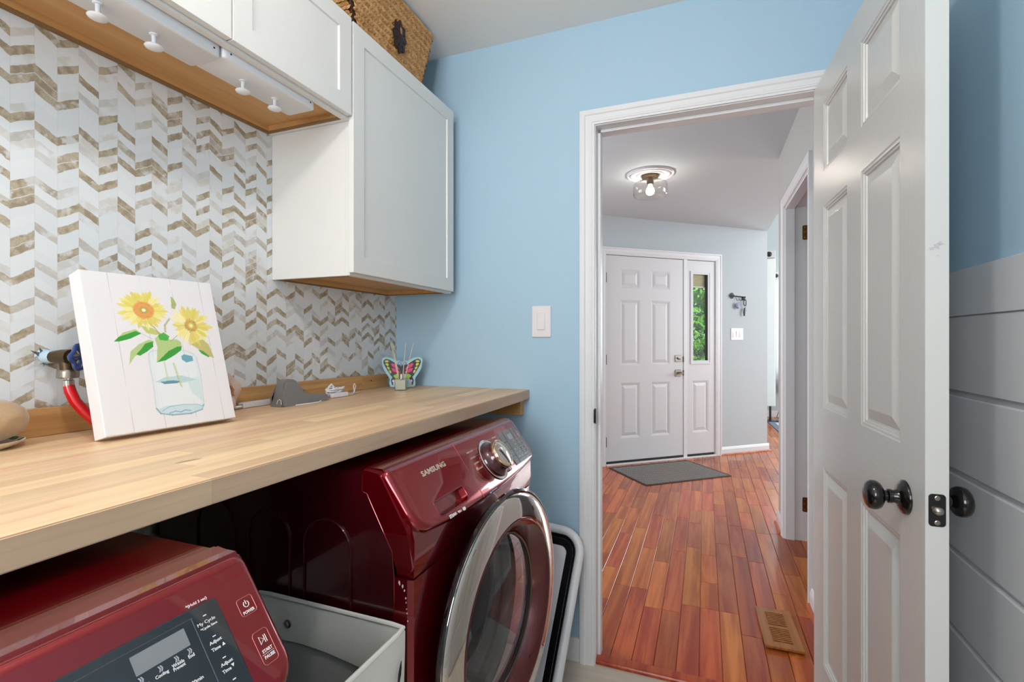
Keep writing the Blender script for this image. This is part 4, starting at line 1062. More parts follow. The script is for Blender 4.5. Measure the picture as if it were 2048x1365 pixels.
def diffuser():
    c = Vector((-1.110, 1.648, ZT))
    t = thing('reed_diffuser', 'small square frosted glass reed diffuser bottle with silver collar in front of the butterfly', 'diffuser', tuple(c), 0.37)
    L = mw(t)
    gm = glassy('frosted_bottle', (0.80, 0.82, 0.74), 0.10, 0.25)
    bm = Sl(-0.0225, 0.0225, -0.0225, 0.0225, 0.003, [(0.002, 0.0005), (0, 0.003), (0, 0.044), (0.002, 0.046)], mtx=L); obj('bottle', bm, gm, t)
    bm = Sl(-0.0195, 0.0195, -0.0195, 0.0195, 0.002, [(0.0, 0.005), (0, 0.040)], mtx=L); obj('scented_oil', bm, mat('pale_oil', (190, 188, 170), 0.3), t)
    bm = bmesh.new(); lathe(bm, [(0.0105, 0.0455), (0.0105, 0.064), (0.009, 0.065), (0.007, 0.065), (0.007, 0.048), (0.0105, 0.0455)], 24, L); obj('collar', bm, M['chrome'], t, smooth=30)
    for k, (a, b) in enumerate((((-0.003, 0.006), (-0.042, 0.188)), ((-0.001, 0.006), (-0.036, 0.186)), ((0.001, 0.006), (0.017, 0.184)), ((0.004, 0.006), (0.047, 0.185)))):
        ca, sa = math.cos(-0.37), math.sin(-0.37)
        bm = bmesh.new()
        # reeds lean along the view-wide direction
        v = Vector((0.93, 0.36, 0))
        p0 = Vector(c)+v*a[0]+Vector((0, 0, a[1])); p1 = Vector(c)+v*b[0]+Vector((0, 0, b[1]))
        tube(bm, [p0, p1], 0.0014, 6); obj('reed', bm, mat('reed', (214, 204, 180), 0.7) if k == 0 else bpy.data.materials['reed'], t)
diffuser()
def butterfly():
    c = Vector((-1.158, 1.728, ZT)); ex = Vector((0.86, 0.51, 0)).normalized(); up = Vector((-0.09, 0.12, 1)).normalized(); F = frame_m(c, ex, up, ex.cross(up))
    F = frame_m(c+Vector((0, 0, 0.0005)), ex, up, ex.cross(up))
    t = thing('butterfly_cutout', 'pink, yellow and black butterfly cutout with pale blue rim standing in the corner', 'ornament', tuple(c))
    half = [(0, 0.002), (0.028, 0.002), (0.049, 0.004), (0.053, 0.020), (0.050, 0.034), (0.055, 0.045), (0.066, 0.060), (0.076, 0.078), (0.081, 0.098), (0.082, 0.115), (0.078, 0.124), (0.066, 0.127), (0.050, 0.125), (0.036, 0.119), (0.024, 0.111), (0.012, 0.113), (0, 0.108)]
    pts = half + [(-x, y) for x, y in reversed(half[1:-1])]
    bm = bmesh.new(); prism(bm, pts, 0, 0.012, axis='z', mtx=F); bmesh.ops.bevel(bm, geom=[e for e in bm.edges], offset=0.0015, segments=2, affect='EDGES')
    obj('board', bm, mat('pale_blue_rim', (158, 202, 214), 0.5), t)
    cm = {k: mat('butterfly_'+n, v, 0.45) for k, n, v in (('k', 'black', (20, 18, 22)), ('p', 'pink', (226, 40, 112)), ('y', 'yellow', (206, 196, 52)), ('g', 'lime', (160, 196, 40)), ('b', 'lilac', (148, 140, 190)), ('w', 'light', (222, 190, 206)))}
    shp = [('k', [(0.006, 0.090), (0.024, 0.098), (0.048, 0.114), (0.064, 0.119), (0.074, 0.114), (0.076, 0.104), (0.068, 0.086), (0.056, 0.066), (0.046, 0.050), (0.040, 0.044), (0.046, 0.030), (0.042, 0.012), (0.038, 0.010), (0.036, 0.026), (0.026, 0.040), (0.006, 0.060)], 0.0125),
           ('p', [(0.010, 0.074), (0.022, 0.092), (0.038, 0.101), (0.046, 0.098), (0.040, 0.088), (0.024, 0.078)], 0.0131), ('p', [(0.008, 0.062), (0.018, 0.072), (0.034, 0.080), (0.044, 0.079), (0.038, 0.068), (0.020, 0.060)], 0.0131),
           ('y', [(0.052, 0.108), (0.060, 0.114), (0.069, 0.112), (0.070, 0.106), (0.060, 0.104)], 0.0131), ('y', [(0.056, 0.100), (0.066, 0.102), (0.068, 0.096), (0.060, 0.089), (0.054, 0.092)], 0.0131),
           ('y', [(0.052, 0.084), (0.060, 0.088), (0.062, 0.082), (0.055, 0.074), (0.050, 0.077)], 0.0131), ('y', [(0.046, 0.070), (0.053, 0.074), (0.054, 0.068), (0.048, 0.058), (0.043, 0.062)], 0.0131),
           ('g', [(0.010, 0.050), (0.022, 0.058), (0.036, 0.050), (0.032, 0.042), (0.020, 0.036), (0.012, 0.042)], 0.0131), ('w', [(0.028, 0.026), (0.036, 0.034), (0.042, 0.028), (0.034, 0.018)], 0.0131)]
    for s in (-1, 1):
        for k, poly, w_ in shp:
            bm = bmesh.new(); prism(bm, [(s*x, y) for x, y in poly], 0.0121, w_, axis='z', mtx=F); obj('painted_patch', bm, cm[k], t)
    bm = bmesh.new(); prism(bm, [(-0.005, 0.03), (0.005, 0.03), (0.006, 0.085), (0, 0.095), (-0.006, 0.085)], 0.0121, 0.0145, axis='z', mtx=F); obj('painted_patch', bm, cm['k'], t)
    for s in (-1, 1):
        bm = bmesh.new(); tube(bm, [F @ Vector((s*(0.010+0.006*math.cos(a)), 0.100+0.006*math.sin(a), 0.013)) for a in [2*PI*k/16 for k in range(16)]], 0.0015, 6, closed=True); obj('antenna', bm, cm['b'], t)
butterfly()
# ------------------------------------------------------------------ washer and dryer
def subtract(o, cutter_bm, mtx=None):
    if mtx is not None: cutter_bm.transform(mtx)
    me = bpy.data.meshes.new('c'); cutter_bm.normal_update(); bmesh.ops.recalc_face_normals(cutter_bm, faces=cutter_bm.faces); cutter_bm.to_mesh(me); cutter_bm.free()
    c = bpy.data.objects.new('c', me); COL.objects.link(c)
    md = o.modifiers.new('x', 'BOOLEAN'); md.operation = 'DIFFERENCE'; md.object = c; md.solver = 'EXACT'
    par = o.parent; o.parent = None
    bpy.context.view_layer.update()
    dg = bpy.context.evaluated_depsgraph_get(); nm = bpy.data.meshes.new_from_object(o.evaluated_get(dg)); o.modifiers.clear()
    old = o.data; nm.name = old.name; o.data = nm; o.parent = par
    bpy.data.objects.remove(c)
def panel_frame(dx):
    a = Vector((-0.578+dx, 0, 0.9775)); b = Vector((-0.497+dx, 0, 0.865)); d = (b-a).normalized()
    return frame_m(a, (0, 1, 0), -d, (-d.z, 0, d.x))
def machine(name, label, y0, dx, washer):
    t = thing(name, label, 'washing machine' if washer else 'dryer', (-0.88+dx, y0+0.343, 0))
    inv = Matrix.Translation((dx, y0, 0))     # geometry below is for x as the washer, y from 0 to 0.686
    W = 0.686
    def ob(n, bm, m, par=t, **k): return obj(n, bm, m, par, mtx=inv, **k)
    # side and top cabinet (open to the front)
    BX = -1.222-dx
    bm = bmesh.new(); A, Bq = prism(bm, [(BX, 0.022), (BX, 0.964), (BX+0.02, 0.968), (-0.640, 0.9725), (-0.6275, 0.9735), (-0.6275, 0.934), (-0.6165, 0.9305), (-0.5575, 0.825), (-0.553, 0.775), (-0.553, 0.022)], 0.001, W-0.001)
    kill = [f for f in bm.faces if all(v.co.x > -0.63 for v in f.verts)]
    bmesh.ops.delete(bm, geom=kill, context='FACES')
    bmesh.ops.recalc_face_normals(bm, faces=bm.faces)
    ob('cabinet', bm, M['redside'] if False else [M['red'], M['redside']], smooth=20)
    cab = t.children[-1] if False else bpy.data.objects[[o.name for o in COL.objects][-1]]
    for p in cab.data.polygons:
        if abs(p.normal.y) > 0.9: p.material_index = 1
    # fascia surround: top band, slanted cheeks, upper front
    bm = bmesh.new()
    prism(bm, [(-0.6265, 0.955), (-0.6265, 0.9765), (-0.6235, 0.9795), (-0.587, 0.9795), (-0.580, 0.9725), (-0.5195, 0.8735), (-0.513, 0.850), (-0.5125, 0.80), (-0.5150, 0.7775), (-0.5525, 0.7775), (-0.557, 0.8255), (-0.6158, 0.9312), (-0.6265, 0.9345)], 0.0, W)
    bmesh.ops.bevel(bm, geom=[e for e in bm.edges if abs(e.verts[0].co.y-e.verts[1].co.y) < 1e-5 and max(e.verts[0].co.x, e.verts[1].co.x) > -0.60 and all(v.co.x > -0.615 or v.co.z > 0.97 for v in e.verts)], offset=0.008, segments=4, affect='EDGES')
    ob('fascia', bm, M['red'], smooth=30)
    if washer:
        # lower front with the round opening
        bm = bmesh.new(); N = 64; cy, cz, R = 0.345, 0.545, 0.205
        outer = []
        y0_, y1_, z0_, z1_ = 0.0, W, 0.022, 0.7765
        for k in range(N):
            a = 2*PI*(k+0.5)/N; c, s = math.cos(a), math.sin(a); tt = min((y1_-cy)/c if c > 0 else (y0_-cy)/c, (z1_-cz)/s if s > 0 else (z0_-cz)/s) if abs(c) > 1e-6 and abs(s) > 1e-6 else 1
            outer.append((cy+c*tt, cz+s*tt))
        corners = [(y0_, z0_), (y1_, z0_), (y1_, z1_), (y0_, z1_)]
        for cc in corners:
            j = min(range(N), key=lambda i: (outer[i][0]-cc[0])**2+(outer[i][1]-cc[1])**2); outer[j] = cc
        def ring(pts, x): return [bm.verts.new((x, p[0], p[1])) for p in pts]
        inn = [(cy+R*math.cos(2*PI*(k+0.5)/N), cz+R*math.sin(2*PI*(k+0.5)/N)) for k in range(N)]
        shr = [((p[0]-cy)*0.97+cy, (p[1]-cz)*0.985+cz) for p in outer]
        seq = [ring(outer, -0.553), ring(outer, -0.524), ring(shr, -0.5155), ring(inn, -0.5135), ring(inn, -0.553)]
        for A, Bq in zip(seq[:-1], seq[1:]):
            for k in range(N): bm.faces.new((A[k], A[(k+1) % N], Bq[(k+1) % N], Bq[k]))
        ob('front_panel', bm, M['red'], smooth=30)
        ob('base_plate', B(BX, -0.553, 0.002, W-0.002, 0.0, 0.022), M['blackmatte'])
        # drum and door boot
        DF = frame_m((-0.52, 0.345, 0.545), (0, 1, 0), (0, 0, 1), (1, 0, 0))
        bm = bmesh.new(); lathe(bm, [(0.204, 0.0), (0.198, 0.004), (0.186, -0.004), (0.182, -0.022), (0.190, -0.034), (0.178, -0.048), (0.172, -0.060)], 64, DF); ob('door_boot', bm, M['seal'], smooth=True)
        bm = bmesh.new(); lathe(bm, [(0.172, -0.058), (0.235, -0.072), (0.245, -0.09), (0.245, -0.42), (0.20, -0.44), (0, -0.445)], 64, DF); dr = ob('drum', bm, M['drum'], smooth=30)
        for k in range(3):
            a = 2*PI*k/3+0.4
            bm = bmesh.new(); prism(bm, [(-0.03, 0.0), (0, 0.045), (0.03, 0.0)], -0.40, -0.10, axis='z'); bm.transform(Matrix.Rotation(a, 4, 'Z') @ Matrix.Translation((0, -0.244, 0))); bm.transform(DF)
            ob('drum_lifter', bm, M['drum'], dr)
    else:
        bm = bmesh.new(); prism(bm, [(-0.553, 0.022), (-0.553, 0.7765), (-0.5165, 0.7765), (-0.5145, 0.77), (-0.5145, 0.03), (-0.5165, 0.022)], 0.0, W)
        bmesh.ops.bevel(bm, geom=[e for e in bm.edges if abs(e.verts[0].co.y-e.verts[1].co.y) < 1e-5 and min(v.co.x for v in e.verts) > -0.52], offset=0.006, segments=3, affect='EDGES')
        ob('front_panel', bm, M['red'], smooth=30)
        ob('base_plate', B(BX, -0.553, 0.002, W-0.002, 0.0, 0.022), M['blackmatte'])
    # arched ribs pressed into the sides
    for s in (0, 1):
        yy = -0.0006 if s == 0 else W+0.0006
        for (xa, xb, zt) in ((-0.774, -0.655, 0.868), (-0.930, -0.813, 0.868), (-1.09, -0.97, 0.868)):
            r = (xb-xa)/2; xm = (xa+xb)/2; pts = [(xa, yy, 0.12)] + [(xm-r*math.cos(q), yy, zt-r+r*math.sin(q)) for q in [PI*k/14 for k in range(15)]] + [(xb, yy, 0.12)]
            bm = bmesh.new(); tube(bm, pts, 0.0024, 6); ob('pressed_rib', bm, M['redside'], smooth=True)
    for yy in (-0.0002, W+0.0002):
        bm = bmesh.new(); tube(bm, [(-0.6272, yy, 0.966), (-0.6275, yy, 0.934), (-0.6165, yy, 0.9305), (-0.5575, yy, 0.825), (-0.553, yy, 0.775), (-0.553, yy, 0.10)], 0.0010, 6); ob('seam_edge', bm, M['red'], smooth=True)
    # slanted control panel
    F0 = panel_frame(0)
    u0, u1 = 0.003, W-0.003
    bm = Sl(u0, u1, -0.136 if washer else -0.150, 0.004, [0.045, 0.030, 0.016, 0.016], [(0.0, -0.030), (0, -0.010), (0.0015, -0.005), (0.004, -0.0015), (0.008, 0.0006), (0.014, 0.0018)], mtx=F0, seg=8, bow=0.020)
    cp = ob('control_panel', bm, M['redgloss'], smooth=50)
    return t, cp, inv @ F0
wash, wcp, WF = machine('washing_machine', 'glossy dark red front loading washing machine with a round chrome door left ajar', 0.797, 0.0, True)
dry, dcp, DFr = machine('dryer', 'glossy dark red dryer with black touch panel in the lower left corner', -0.250, 0.066, False)
# world y = u + y0 of the frame; helper for print positions measured along the machines
def wu(y): return y-0.797
def du(y): return y+0.250
ZW = 0.0021
# --- washer: drawer handle pocket
subtract(wcp, Sl(wu(0.881), wu(1.012), -0.134, -0.099, [0.013, 0.013, 0.006, 0.006], [(0.004, -0.026), (0, 0.02)]), mw(wcp).inverted() @ WF)
obj('pocket_floor', Sl(wu(0.885), wu(1.008), -0.130, -0.103, [0.011, 0.011, 0.004, 0.004], [(0, -0.0258), (0, -0.0250)], mtx=WF), mat('pocket_shade_red', (34, 2, 6), 0.35, 0.3), wcp)  # recess shade painted in as a darker red floor
bm = bmesh.new(); tube(bm, [WF @ Vector((a, b, 0.0018)) for a, b in rr_pts(wu(0.881), wu(1.012), -0.134, -0.099, [0.013, 0.013, 0.006, 0.006])], 0.0008, 6, closed=True); obj('pocket_rim', bm, M['redgloss'], wcp, smooth=True)
bm = bmesh.new(); slab(bm, wu(1.0715), wu(1.0727), -0.150, 0.000, 0.0003, [(0, 0.0), (0, 0.0022)], mtx=WF); obj('drawer_seam', bm, mat('seam_highlight', (170, 90, 70), 0.3, 0.6), wcp)
text('SAMSUNG', 0.02, wcp, M['gtext'], WF, wu(0.9475), -0.0370, ZW, bold=0.0007, fit=(0.100, 0.0125))
text('STEAM', 0.0125, wcp, M['ltext'], WF, wu(0.9245), -0.1425, 0.0004, bold=0.0005, fit=(0.029, 0.0078))
text('VRT', 0.0125, wcp, M['ltext'], WF, wu(0.954), -0.1430, 0.0004, bold=0.0005, fit=(0.017, 0.0072))
bm = bmesh.new(); lathe(bm, [(0.0058, -0.002), (0.0058, 0.0009), (0, 0.0009)], 20, WF @ Matrix.Translation((wu(0.9745), -0.1430, 0))); obj('round_mark', bm, M['ltext'], wcp)
for s, u, v, lx, w_ in (('HEAVY DUTY', 1.1265, -0.0376, 1.180, 0.037), ('SANITIZE', 1.1235, -0.0544, 1.168, 0.028), ('ALLERGEN', 1.1245, -0.0698, 1.160, 0.028), ('RINSE+SPIN', 1.1255, -0.0856, None, 0.033), ('NORMAL', 1.209, -0.0300, None, 0.026), ('BEDDING', 1.289, -0.0300, None, 0.027)):
    text(s, 0.0072, wcp, M['gtext'], WF, wu(u), v, ZW, bold=0.0003, fit=(w_, 0.0042))
    if lx:
        bm = Sl(wu(u)+w_/2+0.002, wu(lx), v-0.0003, v+0.0003, 0.0002, [(0, 0.0012), (0, 0.0023)], mtx=WF); obj('pointer_line', bm, M['gtext'], wcp)
bm = Sl(wu(1.225), wu(1.272), -0.0303, -0.0297, 0.0002, [(0, 0.0012), (0, 0.0023)], mtx=WF); obj('pointer_line', bm, M['gtext'], wcp)
text('SmartCare', 0.0085, wcp, mat('print_pale_blue', (190, 214, 232), 0.5), WF, wu(1.137), -0.1475, 0.0003, bold=0.0002, fit=(0.031, 0.0050))
bm = Sl(wu(1.109), wu(1.118), -0.1515, -0.1425, 0.001, [(0, -0.003), (0, 0.0004)], mtx=WF); obj('blue_mark', bm, mat('print_blue', (88, 160, 214), 0.5), wcp)
# --- washer knob
KF = WF @ Matrix.Translation((wu(1.213), -0.083, 0.001))
bm = bmesh.new(); lathe(bm, [(0.048, 0), (0.0575, 0.001), (0.059, 0.003), (0.0575, 0.0045), (0.050, 0.004)], 56, KF); kb = obj('knob_base', bm, M['chrome'], wcp, smooth=True)
bm = bmesh.new(); lathe(bm, [(0.052, 0.002), (0.050, 0.008), (0.043, 0.014), (0.040, 0.022), (0.0385, 0.028), (0, 0.028)], 56, KF); obj('knob_skirt', bm, M['redside'], kb, smooth=30)
bm = bmesh.new(); lathe(bm, [(0.0375, 0.026), (0.0405, 0.029), (0.041, 0.034), (0.039, 0.0385), (0.034, 0.0400), (0.031, 0.0385)], 56, KF); obj('knob_ring', bm, mat('warm_chrome', (226, 204, 176), 0.10, 1.0), kb, smooth=True)
bm = bmesh.new(); lathe(bm, [(0.0315, 0.0385), (0.026, 0.0400), (0.016, 0.0415), (0, 0.0422)], 56, KF); obj('knob_cap', bm, M['chrome'], kb, smooth=True)
bm = Sl(-0.005, 0.005, -0.050, -0.036, 0.003, [(0, 0.020), (0, 0.031), (0.002, 0.033)], mtx=KF); obj('knob_pointer', bm, M['chrome'], kb)
# --- washer display
dg_ = mat('display_tint', (58, 56, 60), 0.12, 0.2, coat=1.0)
dp_ = obj('display_panel', Sl(wu(1.320), wu(1.449), -0.130, -0.024, 0.002, [(0, 0.001), (0, 0.0026), (0.0005, 0.0030)], mtx=WF), dg_, wcp)
bm = Sl(wu(1.372), wu(1.400), -0.056, -0.038, 0.001, [(0, 0.0028), (0, 0.0034)], mtx=WF); obj('screen', bm, mat('washer_screen', (150, 152, 156), 0.3), dp_)
lk = mat('display_line', (18, 18, 20), 0.5)
for (a, b, c, d) in ((1.352, 1.3528, -0.128, -0.026), (1.410, 1.4108, -0.118, -0.026), (1.434, 1.4348, -0.118, -0.026), (1.324, 1.352, -0.058, -0.0572), (1.324, 1.352, -0.083, -0.0822), (1.324, 1.352, -0.104, -0.1032), (1.352, 1.436, -0.119, -0.1182)):
    obj('divider_line', Sl(wu(a), wu(b), c, d, 0.0002, [(0, 0.0028), (0, 0.0034)], mtx=WF), lk, dp_)
for i in range(5):
    for j in range(4):
        if i < 2 and j < 1: continue
        s_ = 0.0030 if (i+j) % 2 else 0.0042
        obj('indicator', Sl(wu(1.366+j*0.022), wu(1.366+j*0.022)+s_*1.5, -0.064-i*0.0125, -0.064-i*0.0125+0.0022, 0.0004, [(0, 0.0028), (0, 0.0033)], mtx=WF), M['ltext'], dp_)
for k, (u, v) in enumerate(((1.337, -0.040), (1.337, -0.066), (1.337, -0.092), (1.337, -0.116), (1.368, -0.1245), (1.392, -0.1245), (1.420, -0.1245))):
    text(('Temp', 'Spin', 'Soil', 'Rinse', 'Steam', 'Delay', 'Lock')[k], 0.0062, dp_, M['gtext'], WF, wu(u), v, 0.0031, fit=(0.011, 0.003))
for k, v in enumerate((-0.040, -0.085)):
    bm = bmesh.new(); tube(bm, [WF @ Vector((a, b, 0.0026)) for a, b in rr_pts(wu(1.4385), wu(1.4515), v-0.022, v, 0.003)], 0.0004, 4, closed=True); obj('button_outline', bm, M['ltext'], dp_)
text('Power', 0.005, dp_, M['ltext'], WF, wu(1.445), -0.052, 0.0031, fit=(0.010, 0.003))
# --- washer door, left ajar
ph = math.radians(5)
hx, hy = -0.482, 0.860
nrm = Vector((math.cos(ph), -math.sin(ph), 0)); tan_ = Vector((math.sin(ph), math.cos(ph), 0))
DC = Vector((hx, hy, 0.545)) + tan_*0.285
DM = frame_m(DC, tan_, (0, 0, 1), nrm)
def ldoor(n, prof, m, par, seg=96, **k):
    bm = bmesh.new(); lathe(bm, prof, seg, DM); return obj(n, bm, m, par, smooth=35, **k)
dk = mat('door_edge_dark', (22, 10, 14), 0.15, 0.4, coat=1.0)
dd = ldoor('door', [(0.196, -0.042), (0.255, -0.038), (0.285, -0.026), (0.300, -0.014), (0.306, -0.005), (0.3055, 0.0005), (0.300, 0.003), (0.292, 0.001), (0.25, -0.006), (0.222, -0.012), (0.202, -0.026), (0.196, -0.042)], dk, wash)
ldoor('chrome_ring', [(0.2955, -0.002), (0.2950, 0.0045), (0.2910, 0.0085), (0.284, 0.0115), (0.268, 0.0150), (0.250, 0.0175), (0.237, 0.0185), (0.2345, 0.0170), (0.2345, 0.010)], M['chrome'], dd)
ldoor('red_ring', [(0.2345, 0.012), (0.2335, 0.0175), (0.230, 0.0190), (0.224, 0.0165), (0.215, 0.0090), (0.207, -0.0010), (0.200, -0.0120), (0.1955, -0.0210), (0.193, -0.0280)], mat('door_ring_red', (88, 5, 14), 0.2, 0.6, coat=1.0), dd)
ldoor('window_trim', [(0.1950, -0.023), (0.1930, -0.0195), (0.1895, -0.0185), (0.1865, -0.0210), (0.1855, -0.029)], mat('dark_chrome', (120, 110, 104), 0.15, 1.0), dd)
ldoor('window_glass', [(0.1875, -0.0240), (0.172, -0.0190), (0.145, -0.0130), (0.105, -0.0080), (0.055, -0.0050), (0.0, -0.0040)], M['smoke'], dd)
ldoor('glass_bowl', [(0.184, -0.032), (0.171, -0.056), (0.156, -0.080), (0.135, -0.094), (0.10, -0.100), (0, -0.102)], glassy('bowl_glass', (0.80, 0.82, 0.84), 0.06), dd)
# cloth in the drum
bm = bmesh.new(); bmesh.ops.create_icosphere(bm, subdivisions=5, radius=1)
for v in bm.verts:
    q = v.co.copy(); n = abs(noise.noise(q*2.1+Vector((3, 1, 2))))*0.45 + abs(noise.noise(q*5.0))*0.20 + noise.noise(q*11)*0.05
    v.co = q*(0.85+n); v.co = Vector((-0.625+v.co.x*0.018, 1.235+v.co.y*0.024, 0.405+v.co.z*0.036))
o = obj('towel', bm, mat('mint_towel', (206, 224, 214), 0.9, bump=(700, 0.0005), sheen=0.3), smooth=True)
tag(o, 'crumpled pale mint towel lying inside the open washer drum', 'towel')
# chipped paint on the near front corner of the washer
chip = mat('bare_steel_chip', (212, 206, 206), 0.5)
R5 = random.Random(4)
for (xx, zz, s_) in ((-0.541, 0.769, 0.008), (-0.534, 0.7635, 0.007), (-0.530, 0.756, 0.005), (-0.527, 0.742, 0.0045), (-0.526, 0.734, 0.003), (-0.525, 0.722, 0.0035), (-0.524, 0.714, 0.003), (-0.5225, 0.700, 0.0035)):
    n = 9; pts = [(xx+0.6*s_*R5.uniform(0.35, 0.9)*math.cos(2*PI*k/n)*0.6, zz+0.6*s_*R5.uniform(0.4, 1.1)*math.sin(2*PI*k/n)) for k in range(n)]
    bm = bmesh.new(); prism(bm, pts, 0.7962, 0.7972); obj('paint_chip', bm, chip, wash)
# --- dryer panel
DFr = DFr @ Matrix.Translation((0.0065, -0.0118, 0)) @ Matrix.Diagonal((1, 1.045, 1, 1))
bm = Sl(0.03, du(0.3735), -0.1285, -0.0175, [0.004, 0.004, 0.006, 0.006], [(0.001, 0.0), (0, 0.0018), (0.0005, 0.0026), (0.0012, 0.0028)], mtx=DFr)
gl = obj('touch_panel', bm, M['darkglass'], dcp)
subz = 0.0030
obj('screen', Sl(du(0.2825), du(0.3325), -0.0475, -0.0305, 0.0006, [(0, 0.0026), (0, 0.0031)], mtx=DFr), M['lcd'], gl)
obj('inner_edge', Sl(0.04, du(0.3435), -0.0262, -0.0257, 0.0002, [(0, 0.0027), (0, 0.0031)], mtx=DFr), mat('panel_line', (96, 98, 104), 0.3), gl)
obj('divider_line', Sl(du(0.3418), du(0.3424), -0.15, -0.0262, 0.0002, [(0, 0.0027), (0, 0.0032)], mtx=DFr), mat('divider_silver', (150, 160, 172), 0.25, 0.8), gl)
T_ = M['ltext']
text('*(Hold 3 sec)', 0.0068, dcp, T_, DFr, du(0.3535), -0.0146, 0.0021, bold=0.0001, fit=(0.0225, 0.0037))
text('My Cycle', 0.0074, gl, T_, DFr, du(0.3545), -0.0360, subz, fit=(0.0190, 0.0042)); text('*Cycle Save', 0.0054, gl, T_, DFr, du(0.3550), -0.0410, subz, bold=0.0001, fit=(0.0180, 0.0031))
for k, z in enumerate((-0.0295, -0.0516, -0.0741, -0.0965)):
    obj('indicator', Sl(du(0.3535+0.0005*k), du(0.3570+0.0005*k), z-0.0005, z+0.0005, 0.0003, [(0, 0.0027), (0, 0.0032)], mtx=DFr), T_, gl)
text('Adjust', 0.0072, gl, T_, DFr, du(0.3550), -0.0568, subz, bold=0.0001, fit=(0.0132, 0.0042)); text('Time', 0.0072, gl, T_, DFr, du(0.3527), -0.0628, subz, bold=0.0001, fit=(0.0095, 0.0033))
text('Adjust', 0.0072, gl, T_, DFr, du(0.3565), -0.0800, subz, bold=0.0001, fit=(0.0132, 0.0042)); text('Time', 0.0072, gl, T_, DFr, du(0.3537), -0.0857, subz, bold=0.0001, fit=(0.0095, 0.0033))
for (v, s) in ((-0.0626, 1), (-0.0846, -1)):
    bm = bmesh.new(); prism(bm, [(-0.0017, -0.0014*s), (0.0017, -0.0014*s), (0, 0.0018*s)], 0, 0.0003, axis='z', mtx=DFr @ Matrix.Translation((du(0.3610), v, subz))); obj('arrow_mark', bm, T_, gl)
for s_, u_, v_, w_, h_ in (('End', 0.3295, -0.0562, 0.0058, 0.0032), ('Wrinkle', 0.3165, -0.0560, 0.0112, 0.0032), ('Prevent', 0.3165, -0.0592, 0.0112, 0.0031), ('Cooling', 0.3012, -0.0573, 0.0118, 0.0038), ('Drying', 0.2850, -0.0573, 0.0100, 0.0038), ('90min', 0.3260, -0.0780, 0.0115, 0.0033)):
    text(s_, 0.006, gl, T_, DFr, du(u_), v_, subz, bold=0.00008, fit=(w_, h_))
chv = mat('print_grey', (156, 158, 166), 0.5)
for u in (0.3300, 0.3170, 0.3020, 0.2850):
    for j in range(2):
        bm = bmesh.new(); x_ = du(u)-0.0012+j*0.0019; prism(bm, [(x_-0.0012, -0.0554+0.0026), (x_, -0.0554+0.0026), (x_+0.0012, -0.0554), (x_, -0.0554-0.0026), (x_-0.0012, -0.0554-0.0026), (x_, -0.0554)], subz, subz+0.0003, axis='z', mtx=DFr @ Matrix.Translation((0, 0.0035, 0))); obj('chevron_mark', bm, chv, gl)
bm = bmesh.new(); tube(bm, [DFr @ Vector((du(0.2585)+0.0028*math.cos(a), -0.0475+0.0028*math.sin(a), subz)) for a in [2*PI*k/14 for k in range(14)]], 0.0003, 4, closed=True); obj('lamp_mark', bm, T_, gl)
def outline(par, u0, u1, v0, v1, r, w_=0.0022):
    bm = bmesh.new(); tube(bm, [DFr @ Vector((a, b, w_)) for a, b in rr_pts(u0, u1, v0, v1, r)], 0.00035, 4, closed=True); return obj('button_outline', bm, mat('button_edge', (196, 120, 112), 0.35, 0.5) if 'button_edge' not in bpy.data.materials else bpy.data.materials['button_edge'], par)
b1 = obj('power_button', Sl(du(0.3905), du(0.4095), -0.0510, -0.0325, 0.0030, [(0, 0.0012), (0, 0.0021), (0.0004, 0.0023)], mtx=DFr), M['redgloss'], dcp); outline(b1, du(0.3905), du(0.4095), -0.0510, -0.0325, 0.003, 0.0023)
b2 = obj('start_button', Sl(du(0.3905), du(0.4095), -0.1050, -0.0705, 0.0040, [(0, 0.0012), (0, 0.0021), (0.0004, 0.0023)], mtx=DFr), M['redgloss'], dcp); outline(b2, du(0.3905), du(0.4095), -0.1050, -0.0705, 0.004, 0.0023)
text('POWER', 0.0056, b1, T_, DFr, du(0.400), -0.0478, 0.0024, bold=0.00015, fit=(0.0140, 0.0034))
bm = bmesh.new(); tube(bm, [DFr @ Vector((du(0.400)+0.0031*math.sin(a), -0.0400+0.0031*math.cos(a), 0.0026)) for a in [0.55+k*(2*PI-1.1)/16 for k in range(17)]], 0.00042, 5); obj('power_mark', bm, T_, b1)
bm = bmesh.new(); tube(bm, [DFr @ Vector((du(0.400), -0.0402, 0.0026)), DFr @ Vector((du(0.400), -0.0358, 0.0026))], 0.00042, 5); obj('power_mark', bm, T_, b1)
text('START', 0.0052, b2, T_, DFr, du(0.4005), -0.0915, 0.0024, bold=0.00015, fit=(0.0128, 0.0034)); text('PAUSE', 0.0052, b2, T_, DFr, du(0.4005), -0.0978, 0.0024, bold=0.00015, fit=(0.0128, 0.0034))
obj('rule_line', Sl(du(0.3925), du(0.4075), -0.0949, -0.0944, 0.0002, [(0, 0.0022), (0, 0.0027)], mtx=DFr), T_, b2)
bm = bmesh.new(); tube(bm, [DFr @ Vector((du(0.4000)+a, -0.0805+b, 0.0026)) for a, b in ((-0.0035, 0.004), (-0.0035, -0.004), (0.0012, 0.0))], 0.0004, 5, closed=True); obj('play_mark', bm, T_, b2)
for dx_ in (0.0022, 0.0042):
    bm = bmesh.new(); tube(bm, [DFr @ Vector((du(0.400)+dx_, -0.0765, 0.0026)), DFr @ Vector((du(0.400)+dx_, -0.0845, 0.0026))], 0.0004, 5); obj('pause_mark', bm, T_, b2)
